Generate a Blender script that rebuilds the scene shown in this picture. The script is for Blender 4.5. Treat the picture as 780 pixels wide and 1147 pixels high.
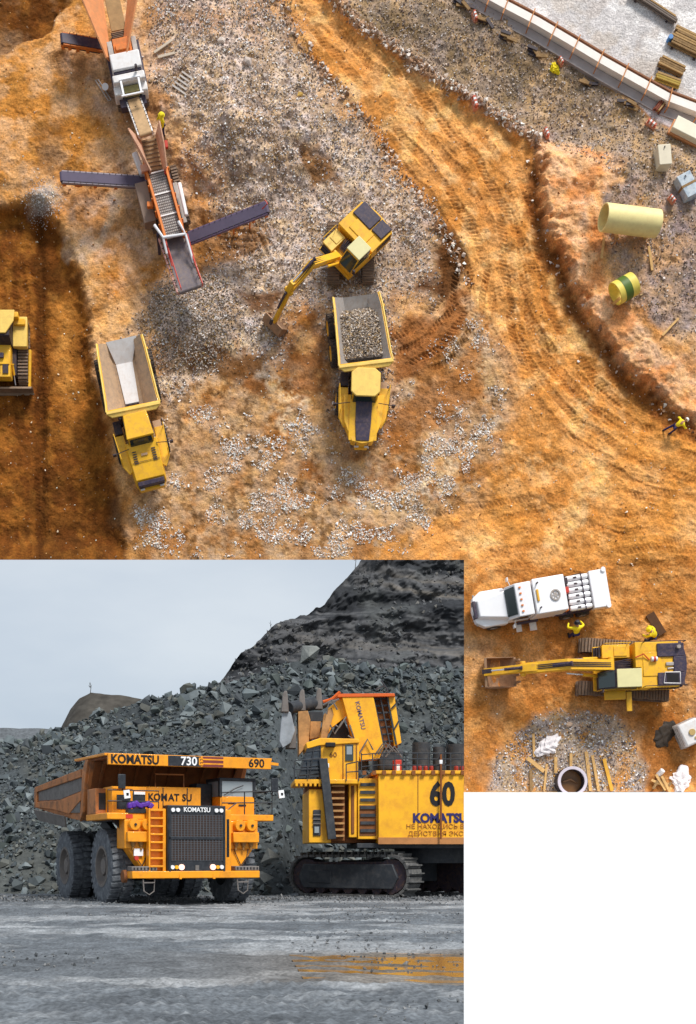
import bpy, bmesh, math, random
import numpy as np
from mathutils import Matrix, Vector, Euler
random.seed(7); RNG = np.random.default_rng(11)
PI = math.pi
for o in list(bpy.data.objects): bpy.data.objects.remove(o)
scene = bpy.context.scene
COL = scene.collection

# ------------------------------------------------------------------ camera, world, sun, exposure
F = 1400.0; PPX, PPY = 260.0, 960.0; HC = 2.0
cam = bpy.data.objects.new('camera', bpy.data.cameras.new('camera')); COL.objects.link(cam)
cam.location = (0, 0, HC); cam.rotation_euler = (math.radians(90), 0, 0)
cd = cam.data; cd.sensor_fit = 'VERTICAL'; cd.sensor_height = 36.0; cd.lens = 36.0*F/1147.0
cd.shift_x = (390-PPX)/1147.0; cd.shift_y = (PPY-573.5)/1147.0
cd.clip_start = 0.05; cd.clip_end = 6000
scene.camera = cam

SUN_EL, SUN_AZ = math.radians(50), math.radians(25)
sdir = Vector((math.sin(SUN_AZ)*math.cos(SUN_EL), -math.cos(SUN_AZ)*math.cos(SUN_EL), math.sin(SUN_EL)))
sun = bpy.data.objects.new('sun', bpy.data.lights.new('sun', 'SUN')); COL.objects.link(sun)
sun.rotation_euler = sdir.to_track_quat('Z', 'Y').to_euler()
sun.data.energy = 3.3; sun.data.angle = math.radians(16); sun.data.color = (1.0, 0.97, 0.92)

world = bpy.data.worlds.new("World"); scene.world = world; world.use_nodes = True
wn = world.node_tree; wn.nodes.clear()
def wnode(t): return wn.nodes.new(t)
out = wnode('ShaderNodeOutputWorld'); mixs = wnode('ShaderNodeMixShader')
b1 = wnode('ShaderNodeBackground'); b2 = wnode('ShaderNodeBackground')
sky = wnode('ShaderNodeTexSky'); sky.sky_type = 'NISHITA'; sky.sun_disc = False
sky.sun_elevation = SUN_EL; sky.sun_rotation = math.radians(180)-SUN_AZ
wn.links.new(sky.outputs[0], b1.inputs[0]); b1.inputs[1].default_value = 0.10
tc = wnode('ShaderNodeTexCoord'); mp = wnode('ShaderNodeMapping'); mp.inputs['Scale'].default_value = (1, 1, 2.6)
nz = wnode('ShaderNodeTexNoise'); nz.inputs['Scale'].default_value = 3.2; nz.inputs['Detail'].default_value = 6; nz.inputs['Roughness'].default_value = .5
rp = wnode('ShaderNodeValToRGB'); rp.color_ramp.elements[0].position = .34; rp.color_ramp.elements[1].position = .68
rp.color_ramp.elements[0].color = (.55, .63, .73, 1); rp.color_ramp.elements[1].color = (.74, .80, .86, 1)
wn.links.new(tc.outputs['Generated'], mp.inputs[0]); wn.links.new(mp.outputs[0], nz.inputs['Vector'])
wn.links.new(nz.outputs['Fac'], rp.inputs[0]); wn.links.new(rp.outputs[0], b2.inputs[0]); b2.inputs[1].default_value = 0.86
mixs.inputs[0].default_value = .88
wn.links.new(b1.outputs[0], mixs.inputs[1]); wn.links.new(b2.outputs[0], mixs.inputs[2]); wn.links.new(mixs.outputs[0], out.inputs[0])
vs = scene.view_settings; vs.view_transform = 'Standard'; vs.look = 'None'; vs.gamma = 1; vs.exposure = 0.2
try: vs.use_curve_mapping = False
except Exception: pass

# ------------------------------------------------------------------ helpers
def lin(r, g, b, k=1.0):
    f = lambda c: ((c/255+.055)/1.055)**2.4 if c/255 > .04045 else c/255/12.92
    return (min(f(r)*k, .92), min(f(g)*k, .92), min(f(b)*k, .92))
def tag(o, label=None, cat=None, group=None, kind=None):
    if label: o['label'] = label
    if cat: o['category'] = cat
    if group: o['group'] = group
    if kind: o['kind'] = kind
    return o
DW = 5.0; DS = 85.0; S0 = DW/DS                # the site relief stands 5 m ahead at 1:17
WALL = Matrix.Translation((0, DW, HC)) @ Matrix.Rotation(PI/2, 4, 'X') @ Matrix.Scale(S0, 4)
KP = DS/F
def S(px, py, w=0.0):                          # site coordinates of what the photo shows at a pixel, w above datum
    k = (DS-w)/F
    return Vector(((px-PPX)*k, (PPY-py)*k, w))

_m = {}
def mat(name, c, rough=.6, metal=0., var=.12, scale=1.5, dirt=None, dirt_amt=.35, bump=0., attr=None, spec=.4, detail=6, fine=None, coat=0):
    if name in _m: return _m[name]
    m = bpy.data.materials.new(name); m.use_nodes = True; nt = m.node_tree; N = nt.nodes; L = nt.links
    p = N['Principled BSDF']; p.inputs['Roughness'].default_value = rough; p.inputs['Metallic'].default_value = metal
    p.inputs['Specular IOR Level'].default_value = spec; p.inputs['Coat Weight'].default_value = coat
    t = N.new('ShaderNodeTexCoord'); n = N.new('ShaderNodeTexNoise'); n.inputs['Scale'].default_value = scale; n.inputs['Detail'].default_value = detail
    n.inputs['Roughness'].default_value = .65
    L.new(t.outputs['Object'], n.inputs['Vector'])
    mr = N.new('ShaderNodeMapRange'); mr.inputs[1].default_value = .3; mr.inputs[2].default_value = .7
    mr.inputs[3].default_value = 1-var; mr.inputs[4].default_value = 1+var; L.new(n.outputs['Fac'], mr.inputs[0])
    mx = N.new('ShaderNodeMix'); mx.data_type = 'RGBA'; mx.blend_type = 'MULTIPLY'; mx.inputs[0].default_value = 1
    if attr:
        a = N.new('ShaderNodeAttribute'); a.attribute_name = attr; L.new(a.outputs['Color'], mx.inputs[6])
    else: mx.inputs[6].default_value = (*c, 1)
    L.new(mr.outputs[0], mx.inputs[7]); cur = mx.outputs[2]
    if fine:
        n3 = N.new('ShaderNodeTexNoise'); n3.inputs['Scale'].default_value = fine[0]; n3.inputs['Detail'].default_value = 3
        L.new(t.outputs['Object'], n3.inputs['Vector'])
        m3 = N.new('ShaderNodeMapRange'); m3.inputs[1].default_value = .3; m3.inputs[2].default_value = .7
        m3.inputs[3].default_value = 1-fine[1]; m3.inputs[4].default_value = 1+fine[1]; L.new(n3.outputs['Fac'], m3.inputs[0])
        x3 = N.new('ShaderNodeMix'); x3.data_type = 'RGBA'; x3.blend_type = 'MULTIPLY'; x3.inputs[0].default_value = 1
        L.new(cur, x3.inputs[6]); L.new(m3.outputs[0], x3.inputs[7]); cur = x3.outputs[2]
    if dirt:
        n2 = N.new('ShaderNodeTexNoise'); n2.inputs['Scale'].default_value = scale*2.3; n2.inputs['Detail'].default_value = 8; n2.inputs['Roughness'].default_value = .7
        L.new(t.outputs['Object'], n2.inputs['Vector'])
        r2 = N.new('ShaderNodeMapRange'); r2.inputs[1].default_value = .46; r2.inputs[2].default_value = .66; r2.inputs[3].default_value = 0; r2.inputs[4].default_value = dirt_amt
        L.new(n2.outputs['Fac'], r2.inputs[0])
        m2 = N.new('ShaderNodeMix'); m2.data_type = 'RGBA'; L.new(r2.outputs[0], m2.inputs[0]); L.new(cur, m2.inputs[6]); m2.inputs[7].default_value = (*dirt, 1)
        cur = m2.outputs[2]
        r4 = N.new('ShaderNodeMapRange'); r4.inputs[3].default_value = rough; r4.inputs[4].default_value = min(1, rough+.3); L.new(r2.outputs[0], r4.inputs[0])
        L.new(r4.outputs[0], p.inputs['Roughness'])
    L.new(cur, p.inputs['Base Color'])
    if bump:
        b = N.new('ShaderNodeBump'); b.inputs['Strength'].default_value = bump; b.inputs['Distance'].default_value = .1
        n4 = N.new('ShaderNodeTexNoise'); n4.inputs['Scale'].default_value = scale*4; n4.inputs['Detail'].default_value = 6
        L.new(t.outputs['Object'], n4.inputs['Vector']); L.new(n4.outputs['Fac'], b.inputs['Height']); L.new(b.outputs[0], p.inputs['Normal'])
    _m[name] = m; return m

class MB:
    def __init__(s): s.v = []; s.f = []; s.m = []; s.mi = 0
    def add(s, vs, fs):
        b = len(s.v); s.v += [Vector(v) for v in vs]; s.f += [tuple(b+i for i in f) for f in fs]; s.m += [s.mi]*len(fs); return s
    def hexa(s, p):   # 4 bottom ring, 4 top ring
        return s.add(p, [(3,2,1,0),(4,5,6,7),(0,1,5,4),(1,2,6,5),(2,3,7,6),(3,0,4,7)])
    def box(s, c, d, R=None):
        c = Vector(c); x, y, z = d[0]/2, d[1]/2, d[2]/2
        p = [Vector(q) for q in [(-x,-y,-z),(x,-y,-z),(x,y,-z),(-x,y,-z),(-x,-y,z),(x,-y,z),(x,y,z),(-x,y,z)]]
        if R is not None: p = [R @ q for q in p]
        return s.hexa([c+q for q in p])
    def bx(s, x0, x1, y0, y1, z0, z1): return s.box(((x0+x1)/2,(y0+y1)/2,(z0+z1)/2), (x1-x0, y1-y0, z1-z0))
    def beam(s, a, b, w, h, up=(0,0,1)):
        a = Vector(a); b = Vector(b); d = (b-a).normalized(); u = Vector(up)
        sd = d.cross(u)
        if sd.length < 1e-4: sd = d.cross(Vector((1,0,0)))
        sd.normalize(); u = sd.cross(d)
        A = sd*w/2; U = u*h/2
        return s.hexa([a-A-U, b-A-U, b+A-U, a+A-U, a-A+U, b-A+U, b+A+U, a+A+U])
    def prism(s, pts, vec):
        n = len(pts); v = Vector(vec); P = [Vector(p) for p in pts]
        return s.add(P+[p+v for p in P], [tuple(range(n))[::-1], tuple(range(n, 2*n))]+[(i, (i+1)%n, n+(i+1)%n, n+i) for i in range(n)])
    def side(s, prof, y0, y1):    # profile in x,z extruded over y
        return s.prism([(x, y0, z) for x, z in prof], (0, y1-y0, 0))
    def lathe(s, c, ax, prof, n=24, closed=False):  # prof (r, t)
        c = Vector(c); ax = Vector(ax).normalized(); e = ax.orthogonal().normalized(); g = ax.cross(e)
        vs = []; m = len(prof)
        for i in range(n):
            a = 2*PI*i/n; d = e*math.cos(a)+g*math.sin(a)
            for r, t in prof: vs.append(c+d*r+ax*t)
        fs = []
        for i in range(n):
            j = (i+1) % n
            for k in range(m-1 if not closed else m):
                l = (k+1) % m; fs.append((i*m+k, i*m+l, j*m+l, j*m+k))
        if not closed:
            fs.append(tuple(i*m for i in range(n))); fs.append(tuple(i*m+m-1 for i in range(n))[::-1])
        return s.add(vs, fs)
    def cyl(s, a, b, r, r2=None, n=14):
        a = Vector(a); b = Vector(b); return s.lathe(a, b-a, [(r, 0), (r if r2 is None else r2, (b-a).length)], n)
    def pipe(s, a, b, r, ri, n=28):
        a = Vector(a); b = Vector(b); L = (b-a).length
        return s.lathe(a, b-a, [(r,0),(r,L),(ri,L),(ri,0)], n, True)
    def tube(s, path, r, n=6):
        P = [Vector(p) for p in path]; vs = []; 
        for i, p in enumerate(P):
            d = (P[min(i+1, len(P)-1)]-P[max(i-1, 0)]).normalized()
            e = d.cross(Vector((.1,.2,1))); e = e.normalized() if e.length > 1e-3 else Vector((1,0,0)); g = d.cross(e)
            rr = r[i] if isinstance(r, (list, tuple)) else r
            for k in range(n): a = 2*PI*k/n; vs.append(p+(e*math.cos(a)+g*math.sin(a))*rr)
        fs = [(i*n+k, i*n+(k+1)%n, (i+1)*n+(k+1)%n, (i+1)*n+k) for i in range(len(P)-1) for k in range(n)]
        fs += [tuple(range(n))[::-1], tuple((len(P)-1)*n+k for k in range(n))]
        return s.add(vs, fs)
    def plate(s, pts, t):
        P = [Vector(p) for p in pts]; n = (P[1]-P[0]).cross(P[2]-P[0]).normalized()
        return s.prism([p-n*t/2 for p in P], n*t)
    def xf(s, M, start=0):
        for i in range(start, len(s.v)): s.v[i] = M @ s.v[i]
        return s
    def build(s, name, mats, parent=None, bevel=0., smooth=True, M=None):
        me = bpy.data.meshes.new(name)
        vv = [(M @ v if M is not None else v) for v in s.v]
        me.from_pydata([tuple(v) for v in vv], [], s.f)
        if not isinstance(mats, (list, tuple)): mats = [mats]
        for m in mats: me.materials.append(m)
        if len(mats) > 1: me.polygons.foreach_set('material_index', s.m)
        bm = bmesh.new(); bm.from_mesh(me); bmesh.ops.recalc_face_normals(bm, faces=bm.faces[:]); bm.to_mesh(me); bm.free()
        if smooth:
            me.polygons.foreach_set('use_smooth', [True]*len(me.polygons)); me.set_sharp_from_angle(angle=math.radians(32))
        o = bpy.data.objects.new(name, me); COL.objects.link(o)
        if parent: o.parent = parent
        if bevel:
            b = o.modifiers.new('bevel', 'BEVEL'); b.width = bevel; b.segments = 2; b.limit_method = 'ANGLE'; b.angle_limit = math.radians(40)
        return o

def thing(name, M, label, cat, group=None):
    o = bpy.data.objects.new(name, None); COL.objects.link(o); o.matrix_world = M; o.empty_display_size = .2
    return tag(o, label, cat, group)
def site_thing(name, base, label, cat, group=None, heading=0.0):
    return thing(name, WALL @ Matrix.Translation(Vector(base)) @ Matrix.Rotation(heading, 4, 'Z'), label, cat, group)
def top(o, M, label, cat, group=None):       # a thing that is one mesh
    o.matrix_world = M; return tag(o, label, cat, group)

def text(name, body, size, m, parent, M, depth=.01, offset=0., align='LEFT', sx=1.0):
    cu = bpy.data.curves.new(name, 'FONT'); cu.body = body; cu.size = size; cu.extrude = depth; cu.offset = offset*size
    cu.align_x = align; cu.resolution_u = 3
    t = bpy.data.objects.new(name+'_curve', cu); COL.objects.link(t)
    dg = bpy.context.evaluated_depsgraph_get(); me = bpy.data.meshes.new_from_object(t.evaluated_get(dg))
    bpy.data.objects.remove(t); me.name = name; me.materials.clear(); me.materials.append(m)
    o = bpy.data.objects.new(name, me); COL.objects.link(o); o.parent = parent
    o.matrix_local = M @ Matrix.Diagonal((sx, 1, 1, 1)); return o

# ---- numpy noise
def _lat(seed, x, y):
    xi = np.floor(x).astype(np.int64); yi = np.floor(y).astype(np.int64); fx = x-xi; fy = y-yi
    fx = fx*fx*(3-2*fx); fy = fy*fy*(3-2*fy)
    def h(a, b):
        n = (a*374761393+b*668265263+seed*1442695041) & 0xffffffff
        n = ((n ^ (n >> 13))*1274126177) & 0xffffffff
        return ((n ^ (n >> 16)) & 0xffff)/65535.0
    return (h(xi,yi)*(1-fx)+h(xi+1,yi)*fx)*(1-fy)+(h(xi,yi+1)*(1-fx)+h(xi+1,yi+1)*fx)*fy
def fbm(x, y, sc, seed=1, oc=4, gain=.5):
    t = 0; a = 1; s = 0
    for i in range(oc):
        t = t+a*_lat(seed+i*17, x/sc*2**i+31.7*i, y/sc*2**i+11.3*i); s += a; a *= gain
    return t/s
def sstep(a, b, x): t = np.clip((x-a)/(b-a), 0, 1); return t*t*(3-2*t)
def polydist(X, Y, pts):
    """distance, side sign, arc length to an open polyline"""
    best = np.full(X.shape, 1e9); sg = np.zeros(X.shape); arc = np.zeros(X.shape); L = 0
    for (x0, y0), (x1, y1) in zip(pts[:-1], pts[1:]):
        dx, dy = x1-x0, y1-y0; l = math.hypot(dx, dy)
        t = np.clip(((X-x0)*dx+(Y-y0)*dy)/l/l, 0, 1)
        d = np.hypot(X-x0-t*dx, Y-y0-t*dy); c = np.sign((X-x0)*dy-(Y-y0)*dx)
        k = d < best; best = np.where(k, d, best); sg = np.where(k, c, sg); arc = np.where(k, L+t*l, arc); L += l
    return best, sg, arc
def polyin(X, Y, pts):
    """signed distance, positive inside"""
    d, _, _ = polydist(X, Y, pts+[pts[0]]); ins = np.zeros(X.shape, bool)
    n = len(pts)
    for i in range(n):
        x0, y0 = pts[i]; x1, y1 = pts[(i+1) % n]
        if y0 == y1: continue
        c = ((y0 > Y) != (y1 > Y)) & (X < (x1-x0)*(Y-y0)/(y1-y0)+x0); ins ^= c
    return np.where(ins, d, -d)

def mesh_np(name, V, Fq, mats, colors=None, smooth=True):
    me = bpy.data.meshes.new(name); nv = len(V); nf = len(Fq); k = Fq.shape[1]
    me.vertices.add(nv); me.vertices.foreach_set('co', V.astype(np.float32).ravel())
    me.loops.add(nf*k); me.loops.foreach_set('vertex_index', Fq.astype(np.int32).ravel())
    me.polygons.add(nf); me.polygons.foreach_set('loop_start', np.arange(0, nf*k, k, dtype=np.int32)); me.polygons.foreach_set('loop_total', np.full(nf, k, np.int32))
    me.update(calc_edges=True)
    if colors is not None:
        a = me.attributes.new('col', 'FLOAT_COLOR', 'POINT'); c = np.ones((nv, 4), np.float32); c[:, :3] = colors; a.data.foreach_set('color', c.ravel())
    me.polygons.foreach_set('use_smooth', np.full(nf, smooth))
    me.materials.append(mats); me.validate()
    o = bpy.data.objects.new(name, me); COL.objects.link(o); return o
def rock_variants(n, pts, seed):
    r = random.Random(seed); out = []
    for _ in range(n):
        bm = bmesh.new()
        for _ in range(pts):
            while True:
                v = Vector((r.uniform(-1,1), r.uniform(-1,1), r.uniform(-1,1)))
                if .5 < v.length < 1: break
            bm.verts.new(v.normalized()*r.uniform(.75, 1)*.5)
        res = bmesh.ops.convex_hull(bm, input=bm.verts)
        bmesh.ops.delete(bm, geom=[e for e in res['geom_interior'] if isinstance(e, bmesh.types.BMVert)], context='VERTS')
        bmesh.ops.triangulate(bm, faces=bm.faces[:]); bm.verts.index_update()
        V = np.array([v.co[:] for v in bm.verts]); Fc = np.array([[v.index for v in f.verts] for f in bm.faces]); bm.free(); out.append((V, Fc))
    return out
def scatter(name, P, size, cols, variants, m, flat=(.6, 1.0)):
    Vs = []; Fs = []; Cs = []; b = 0; n = len(P)
    which = RNG.integers(0, len(variants), n)
    for k, (V, Fc) in enumerate(variants):
        idx = np.where(which == k)[0]; m_ = len(idx)
        if not m_: continue
        q = RNG.normal(size=(m_, 4)); q /= np.linalg.norm(q, axis=1)[:, None]; w, x, y, z = q.T
        R = np.stack([1-2*(y*y+z*z), 2*(x*y-w*z), 2*(x*z+w*y), 2*(x*y+w*z), 1-2*(x*x+z*z), 2*(y*z-w*x), 2*(x*z-w*y), 2*(y*z+w*x), 1-2*(x*x+y*y)], 1).reshape(-1, 3, 3)
        sc = np.stack([RNG.uniform(.75, 1.3, m_), RNG.uniform(.7, 1.1, m_), RNG.uniform(*flat, m_)], 1)
        W = np.einsum('nij,nvj->nvi', R, V[None]*sc[:, None, :])*size[idx][:, None, None]+P[idx][:, None, :]
        nv = len(V); Vs.append(W.reshape(-1, 3)); Fs.append((Fc[None]+(b+np.arange(m_)*nv)[:, None, None]).reshape(-1, 3))
        Cs.append(np.repeat(cols[idx], nv, 0)); b += m_*nv
    return mesh_np(name, np.concatenate(Vs), np.concatenate(Fs), m, np.concatenate(Cs), smooth=False)
# ------------------------------------------------------------------ the dig site: ground relief
ALB = 1.12
def C(r, g, b): return np.array(lin(r, g, b, ALB))
STEP = 1.25
gx = np.arange(-60, 840+.1, STEP); gy = np.arange(-61, 887+.1, STEP)   # 627 and 887 lie on grid rows
gy = gy + (627 - gy[np.argmin(abs(gy-627))]); gy = gy[gy <= 887.01]
if gy[-1] < 887: gy = np.append(gy, gy[-1]+STEP)
GX, GY = np.meshgrid(gx, gy)
wx = GX+(fbm(GX, GY, 26, 3, 4)-.5)*34; wy = GY+(fbm(GX, GY, 26, 9, 4)-.5)*34
wx2 = GX+(fbm(GX, GY, 9, 5, 3)-.5)*9; wy2 = GY+(fbm(GX, GY, 9, 6, 3)-.5)*9

BERM = [(598,150),(600,180),(600,225),(612,270),(628,310),(648,345),(672,385),(700,420),(730,448),(765,474),(860,500)]
bd, bs, ba = polydist(GX+(fbm(GX, GY, 12, 96, 4, .6)-.5)*20, GY+(fbm(GX, GY, 12, 97, 4, .6)-.5)*20, BERM)
TOPR = [(345,-60),(372,-4),(400,30),(440,58),(480,88),(540,120),(600,157)]
td, ts, ta = polydist(wx2, wy2, TOPR)
PIT = [(-80,225),(50,225),(72,262),(92,312),(100,352),(106,420),(120,470),(128,520),(138,570),(146,640),(-80,640)]
pin = polyin(wx2, wy2, PIT)
PIT2 = [(-80,-80),(78,-80),(70,5),(52,30),(35,48),(0,60),(-80,70)]
pin2 = polyin(wx, wy, PIT2)
ROAD_L = [(290,-60),(312,0),(345,62),(395,120),(445,185),(482,238),(512,290),(535,350),(560,400),(572,450),(560,520),(520,560),(470,600),(420,640)]
rl, rs, ra = polydist(wx2, wy2, ROAD_L)
# ---- height (metres on site)
Hh = (fbm(GX, GY, 120, 21, 3)-.5)*.9+(fbm(GX, GY, 22, 22, 4)-.5)*.42+(fbm(GX, GY, 6, 24, 2)-.5)*.10
def cone(cx, cy, r, h, sq=1.0, rot=0):
    dx = (GX-cx); dy = (GY-cy); c, s_ = math.cos(rot), math.sin(rot)
    q = np.hypot((dx*c+dy*s_), (-dx*s_+dy*c)/sq)+(fbm(GX, GY, 14, 33, 3)-.5)*r*.25
    return h*np.clip(1-q/r, 0, 1)**1.15
Hh += cone(212, 358, 62, 1.5)+cone(262, 150, 105, 2.6, 1.15)+cone(46, 226, 24, .9)+cone(350, 150, 60, .7)
Hh -= 1.1*sstep(-6, 16, pin)+.9*sstep(-8, 14, pin2)
Hh -= .35*np.exp(-((GX-43)/6.5)**2)*sstep(230, 260, GY)              # groove in the pit floor
right = (bs > 0); n_b = fbm(GX, GY, 15, 95, 4, .6)
Hh += np.where(right, 0, 1)*np.exp(-(bd/7)**2)*(n_b-.45)*.5*sstep(150, 190, GY)
Hh += np.where(right, sstep(-2, 6+9*n_b, bd)*(.85+.5*n_b)+.25*np.exp(-((bd-14)/12)**2)*n_b, 0)*sstep(150, 190, GY)*sstep(860, 700, GX)
Hh += .55*np.exp(-(td/9)**2)*(.4+1.2*fbm(GX, GY, 12, 41, 3))
Hh += cone(72, 62, 26, .6)+cone(40, 205, 30, .35)
# tyre ruts: families of tracks along road lines
def ruts(pts, width, amp, per, seed, soft=20):
    d, sg, a = polydist(GX, GY, pts); n = fbm(a, d*sg, 60, seed, 3)
    s_ = d*sg+(n-.5)*16
    msk = sstep(width+soft, width, d)*sstep(.34, .55, fbm(GX, GY, 55, seed+3, 4))*sstep(1, 22, a)*sstep(a.max()-1, a.max()-22, a)
    per = per*1.5; ph = s_*2*PI/per
    band = sstep(-.05, .45, np.sin(ph)); lug = np.sin(a*2*PI/4.4+np.where(np.sin(ph*.5) > 0, 1, -1)*s_*.75)
    lug = lug*sstep(.3, .55, fbm(GX, GY, 28, seed+6, 3)); rim = np.exp(-((np.sin(ph)+.15)/.16)**2)
    return amp*msk*(-band*.9+band*lug*.7+rim*.45), msk, -band*(.45+.55*np.clip(-lug, 0, 1))+rim*.4
RUTS = [([(330,-60),(352,0),(395,60),(450,125),(510,195),(550,260),(575,330),(610,400),(665,460),(740,510),(860,545)], 34, .055, 15, 51),
        ([(420,40),(500,110),(550,175),(572,240),(580,300),(600,370),(650,430),(720,480),(860,520)], 20, .05, 13, 52),
        ([(545,300),(552,390),(570,450),(620,520),(700,560),(860,590)], 36, .06, 14, 53),
        ([(860,600),(700,610),(600,590),(520,600),(430,635)], 32, .04, 13, 54),
        ([(528,290),(522,345),(490,385),(440,410)], 22, .10, 11, 55),
        ([(20,225),(22,420),(30,640)], 16, .05, 8, 56),
        ([(70,300),(90,420),(110,640)], 14, .03, 9, 57),
        ([(150,540),(165,640)], 16, .05, 10, 58), ([(120,290),(150,330),(185,380)], 14, .05, 9, 59),
        ([(860,660),(760,650),(690,640),(560,660),(500,690)], 30, .035, 13, 60),
        ([(150,150),(100,190),(60,230)], 22, .05, 9, 61), ([(230,260),(290,262),(300,285),(250,300)], 14, .07, 6, 62)]
rutsum = 0; rutmask = 0
for a in RUTS:
    h_, m_, r_ = ruts(*a); Hh += h_; rutsum = rutsum+r_*m_*np.clip(a[2]/.05, .5, 1.6); rutmask = np.maximum(rutmask, m_)
Hh += (fbm(GX, GY, 3.5, 25, 2)-.5)*.07
edge = np.minimum(np.where(GX < 520, 627-GY, 887-GY), np.where(GY > 627, GX-520, 1e3)); edge = np.where((GX < 520) & (GY > 627), 0, edge)
edge = np.minimum(edge, np.where((GX <= 520), 627-GY, np.where(GY <= 627, np.hypot(GX-520, 627-GY), edge)))
YARD = [(500,-80),(528,-8),(560,14),(600,40),(650,72),(700,102),(726,130),(760,150),(860,190),(860,-80)]
yin = polyin(GX, GY, YARD)
Hh = Hh*(1-sstep(-10, 4, yin))+.1*sstep(-10, 4, yin)
Hh *= sstep(-1, 34, edge)
def H(px, py):
    x = np.clip((px-gx[0])/STEP, 0, len(gx)-1.001); y = np.clip((py-gy[0])/STEP, 0, len(gy)-1.001)
    i = np.floor(x).astype(int); j = np.floor(y).astype(int); fx = x-i; fy = y-j
    return (Hh[j,i]*(1-fx)+Hh[j,i+1]*fx)*(1-fy)+(Hh[j+1,i]*(1-fx)+Hh[j+1,i+1]*fx)*fy
def Hs(u, v): return float(H(np.array(u/KP+PPX), np.array(PPY-v/KP)))
def G(px, py, dh=0.):                                                 # site point on the ground under a pixel
    w = float(H(np.array(float(px)), np.array(float(py)))); p = S(px, py, w)
    w = Hs(p.x, p.y); p = S(px, py, w); p.z = w+dh; return p

# ---- soil, gravel and concrete colour by what lies there
n1 = fbm(GX, GY, 60, 71, 5, .6); n2 = fbm(GX, GY, 24, 72, 5, .62); n3 = fbm(GX, GY, 7, 73, 4, .75)[..., None]; n4 = fbm(GX, GY, 90, 74, 4)
mixc = lambda a, b, t: a*(1-t[..., None])+b*t[..., None]
col = mixc(np.broadcast_to(C(222,168,112), GX.shape+(3,)), C(188,122,48), sstep(.38, .62, n1))
col = mixc(col, C(228,178,140), sstep(.5, .72, n2)*.6)
col = mixc(col, C(176,108,26), sstep(.52, .7, fbm(GX, GY, 45, 75, 5, .6))*.8)
# upper left: ochre earth
ul = sstep(150, 110, wx)*sstep(250, 190, wy)
col = mixc(col, mixc(np.broadcast_to(C(196,128,46), GX.shape+(3,)), C(214,160,110), sstep(.42, .62, n2)), ul*.8)
# lower centre: rubble-strewn pink earth with brown patches
lc = polyin(wx, wy, [(150,440),(260,400),(400,520),(440,400),(520,360),(565,400),(570,470),(540,560),(470,600),(400,640),(150,640)])
col = mixc(col, mixc((mixc(np.broadcast_to(C(208,172,140), GX.shape+(3,)), C(186,138,84), sstep(.3, .7, n3[..., 0]))), C(158,100,42), sstep(.40, .6, n2)), sstep(-8, 14, lc)*.8)
dk = polyin(wx, wy, [(330,360),(372,350),(378,440),(385,500),(440,520),(430,560),(380,580),(340,540),(300,470),(250,400)])
col = mixc(col, C(140,82,30), sstep(-10, 12, dk)*sstep(.3, .55, n2)*.85)
# gravel ground
grav = polyin(wx, wy, [(175,-30),(300,-40),(318,30),(345,70),(395,130),(440,190),(478,240),(478,330),(440,345),(425,470),(395,500),(372,440),(370,350),(330,350),(300,400),(250,395),(190,440),(170,400),(165,330),(235,300),(245,270),(235,220),(215,160),(180,100)])
gm = sstep(-22, 22, grav+(fbm(GX, GY, 30, 93, 5, .65)-.5)*60)
GR = mixc(np.broadcast_to(C(212,190,172), GX.shape+(3,)), C(166,142,120), sstep(.4, .62, n2))
col = mixc(col, GR, gm*.92)
bp = lambda pts: sstep(-5, 8, polyin(wx, wy, pts))
col = mixc(col, mixc(np.broadcast_to(C(206,170,148), GX.shape+(3,)), C(184,132,88), sstep(.42, .6, n2)), sstep(-10, 14, polyin(wx, wy, [(60,70),(120,60),(135,20),(170,0),(300,-10),(300,50),(180,30),(170,90),(190,150),(240,260),(170,300),(110,290),(75,250),(60,225),(120,215),(140,150),(90,110)]))*.75)
# pits: dark damp earth
ym_ = sstep(-2, 2, yin)
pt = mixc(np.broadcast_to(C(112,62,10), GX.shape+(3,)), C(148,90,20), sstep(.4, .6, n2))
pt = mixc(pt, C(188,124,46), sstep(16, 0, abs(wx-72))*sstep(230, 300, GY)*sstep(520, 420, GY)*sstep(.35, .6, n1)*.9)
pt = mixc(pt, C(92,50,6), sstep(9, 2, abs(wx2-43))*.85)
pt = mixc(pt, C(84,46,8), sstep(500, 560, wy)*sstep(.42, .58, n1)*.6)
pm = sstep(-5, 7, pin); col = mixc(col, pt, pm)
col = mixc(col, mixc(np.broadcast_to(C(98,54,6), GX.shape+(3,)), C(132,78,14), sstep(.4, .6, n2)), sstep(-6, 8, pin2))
col = mixc(col, C(138,80,16), sstep(14, 4, np.abs(polyin(wx, wy, [(20,130),(70,120),(84,160),(66,200),(30,200)]))-10)*.0)
col = mixc(col, C(130,78,14), bp([(38,145),(78,128),(84,160),(60,196),(42,190)])*.7)
# main haul road
ROADP = [(290,-80),(312,0),(345,62),(395,120),(445,185),(482,238),(512,290),(535,350),(560,400),(572,450),(560,520),(520,560),(450,600),(380,645),(560,720),(860,720),(860,500),(765,474),(730,448),(700,420),(672,385),(648,345),(628,310),(612,270),(600,225),(600,180),(598,158),(540,122),(480,90),(440,60),(395,25),(360,-80)]
rin = polyin(wx2, wy2, ROADP); rm = sstep(-5, 7, rin)
rc = mixc(np.broadcast_to(C(216,150,82), GX.shape+(3,)), C(190,124,52), sstep(.4, .62, n1))
rc = mixc(rc, C(228,172,112), sstep(.5, .66, n2)*.7)
rc = mixc(rc, C(196,128,46), sstep(.45, .65, fbm(GX, GY, 80, 77, 4))*sstep(420, 520, GY)*.7)
col = mixc(col, np.clip(rc*1.2, 0, .9), rm)
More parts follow.
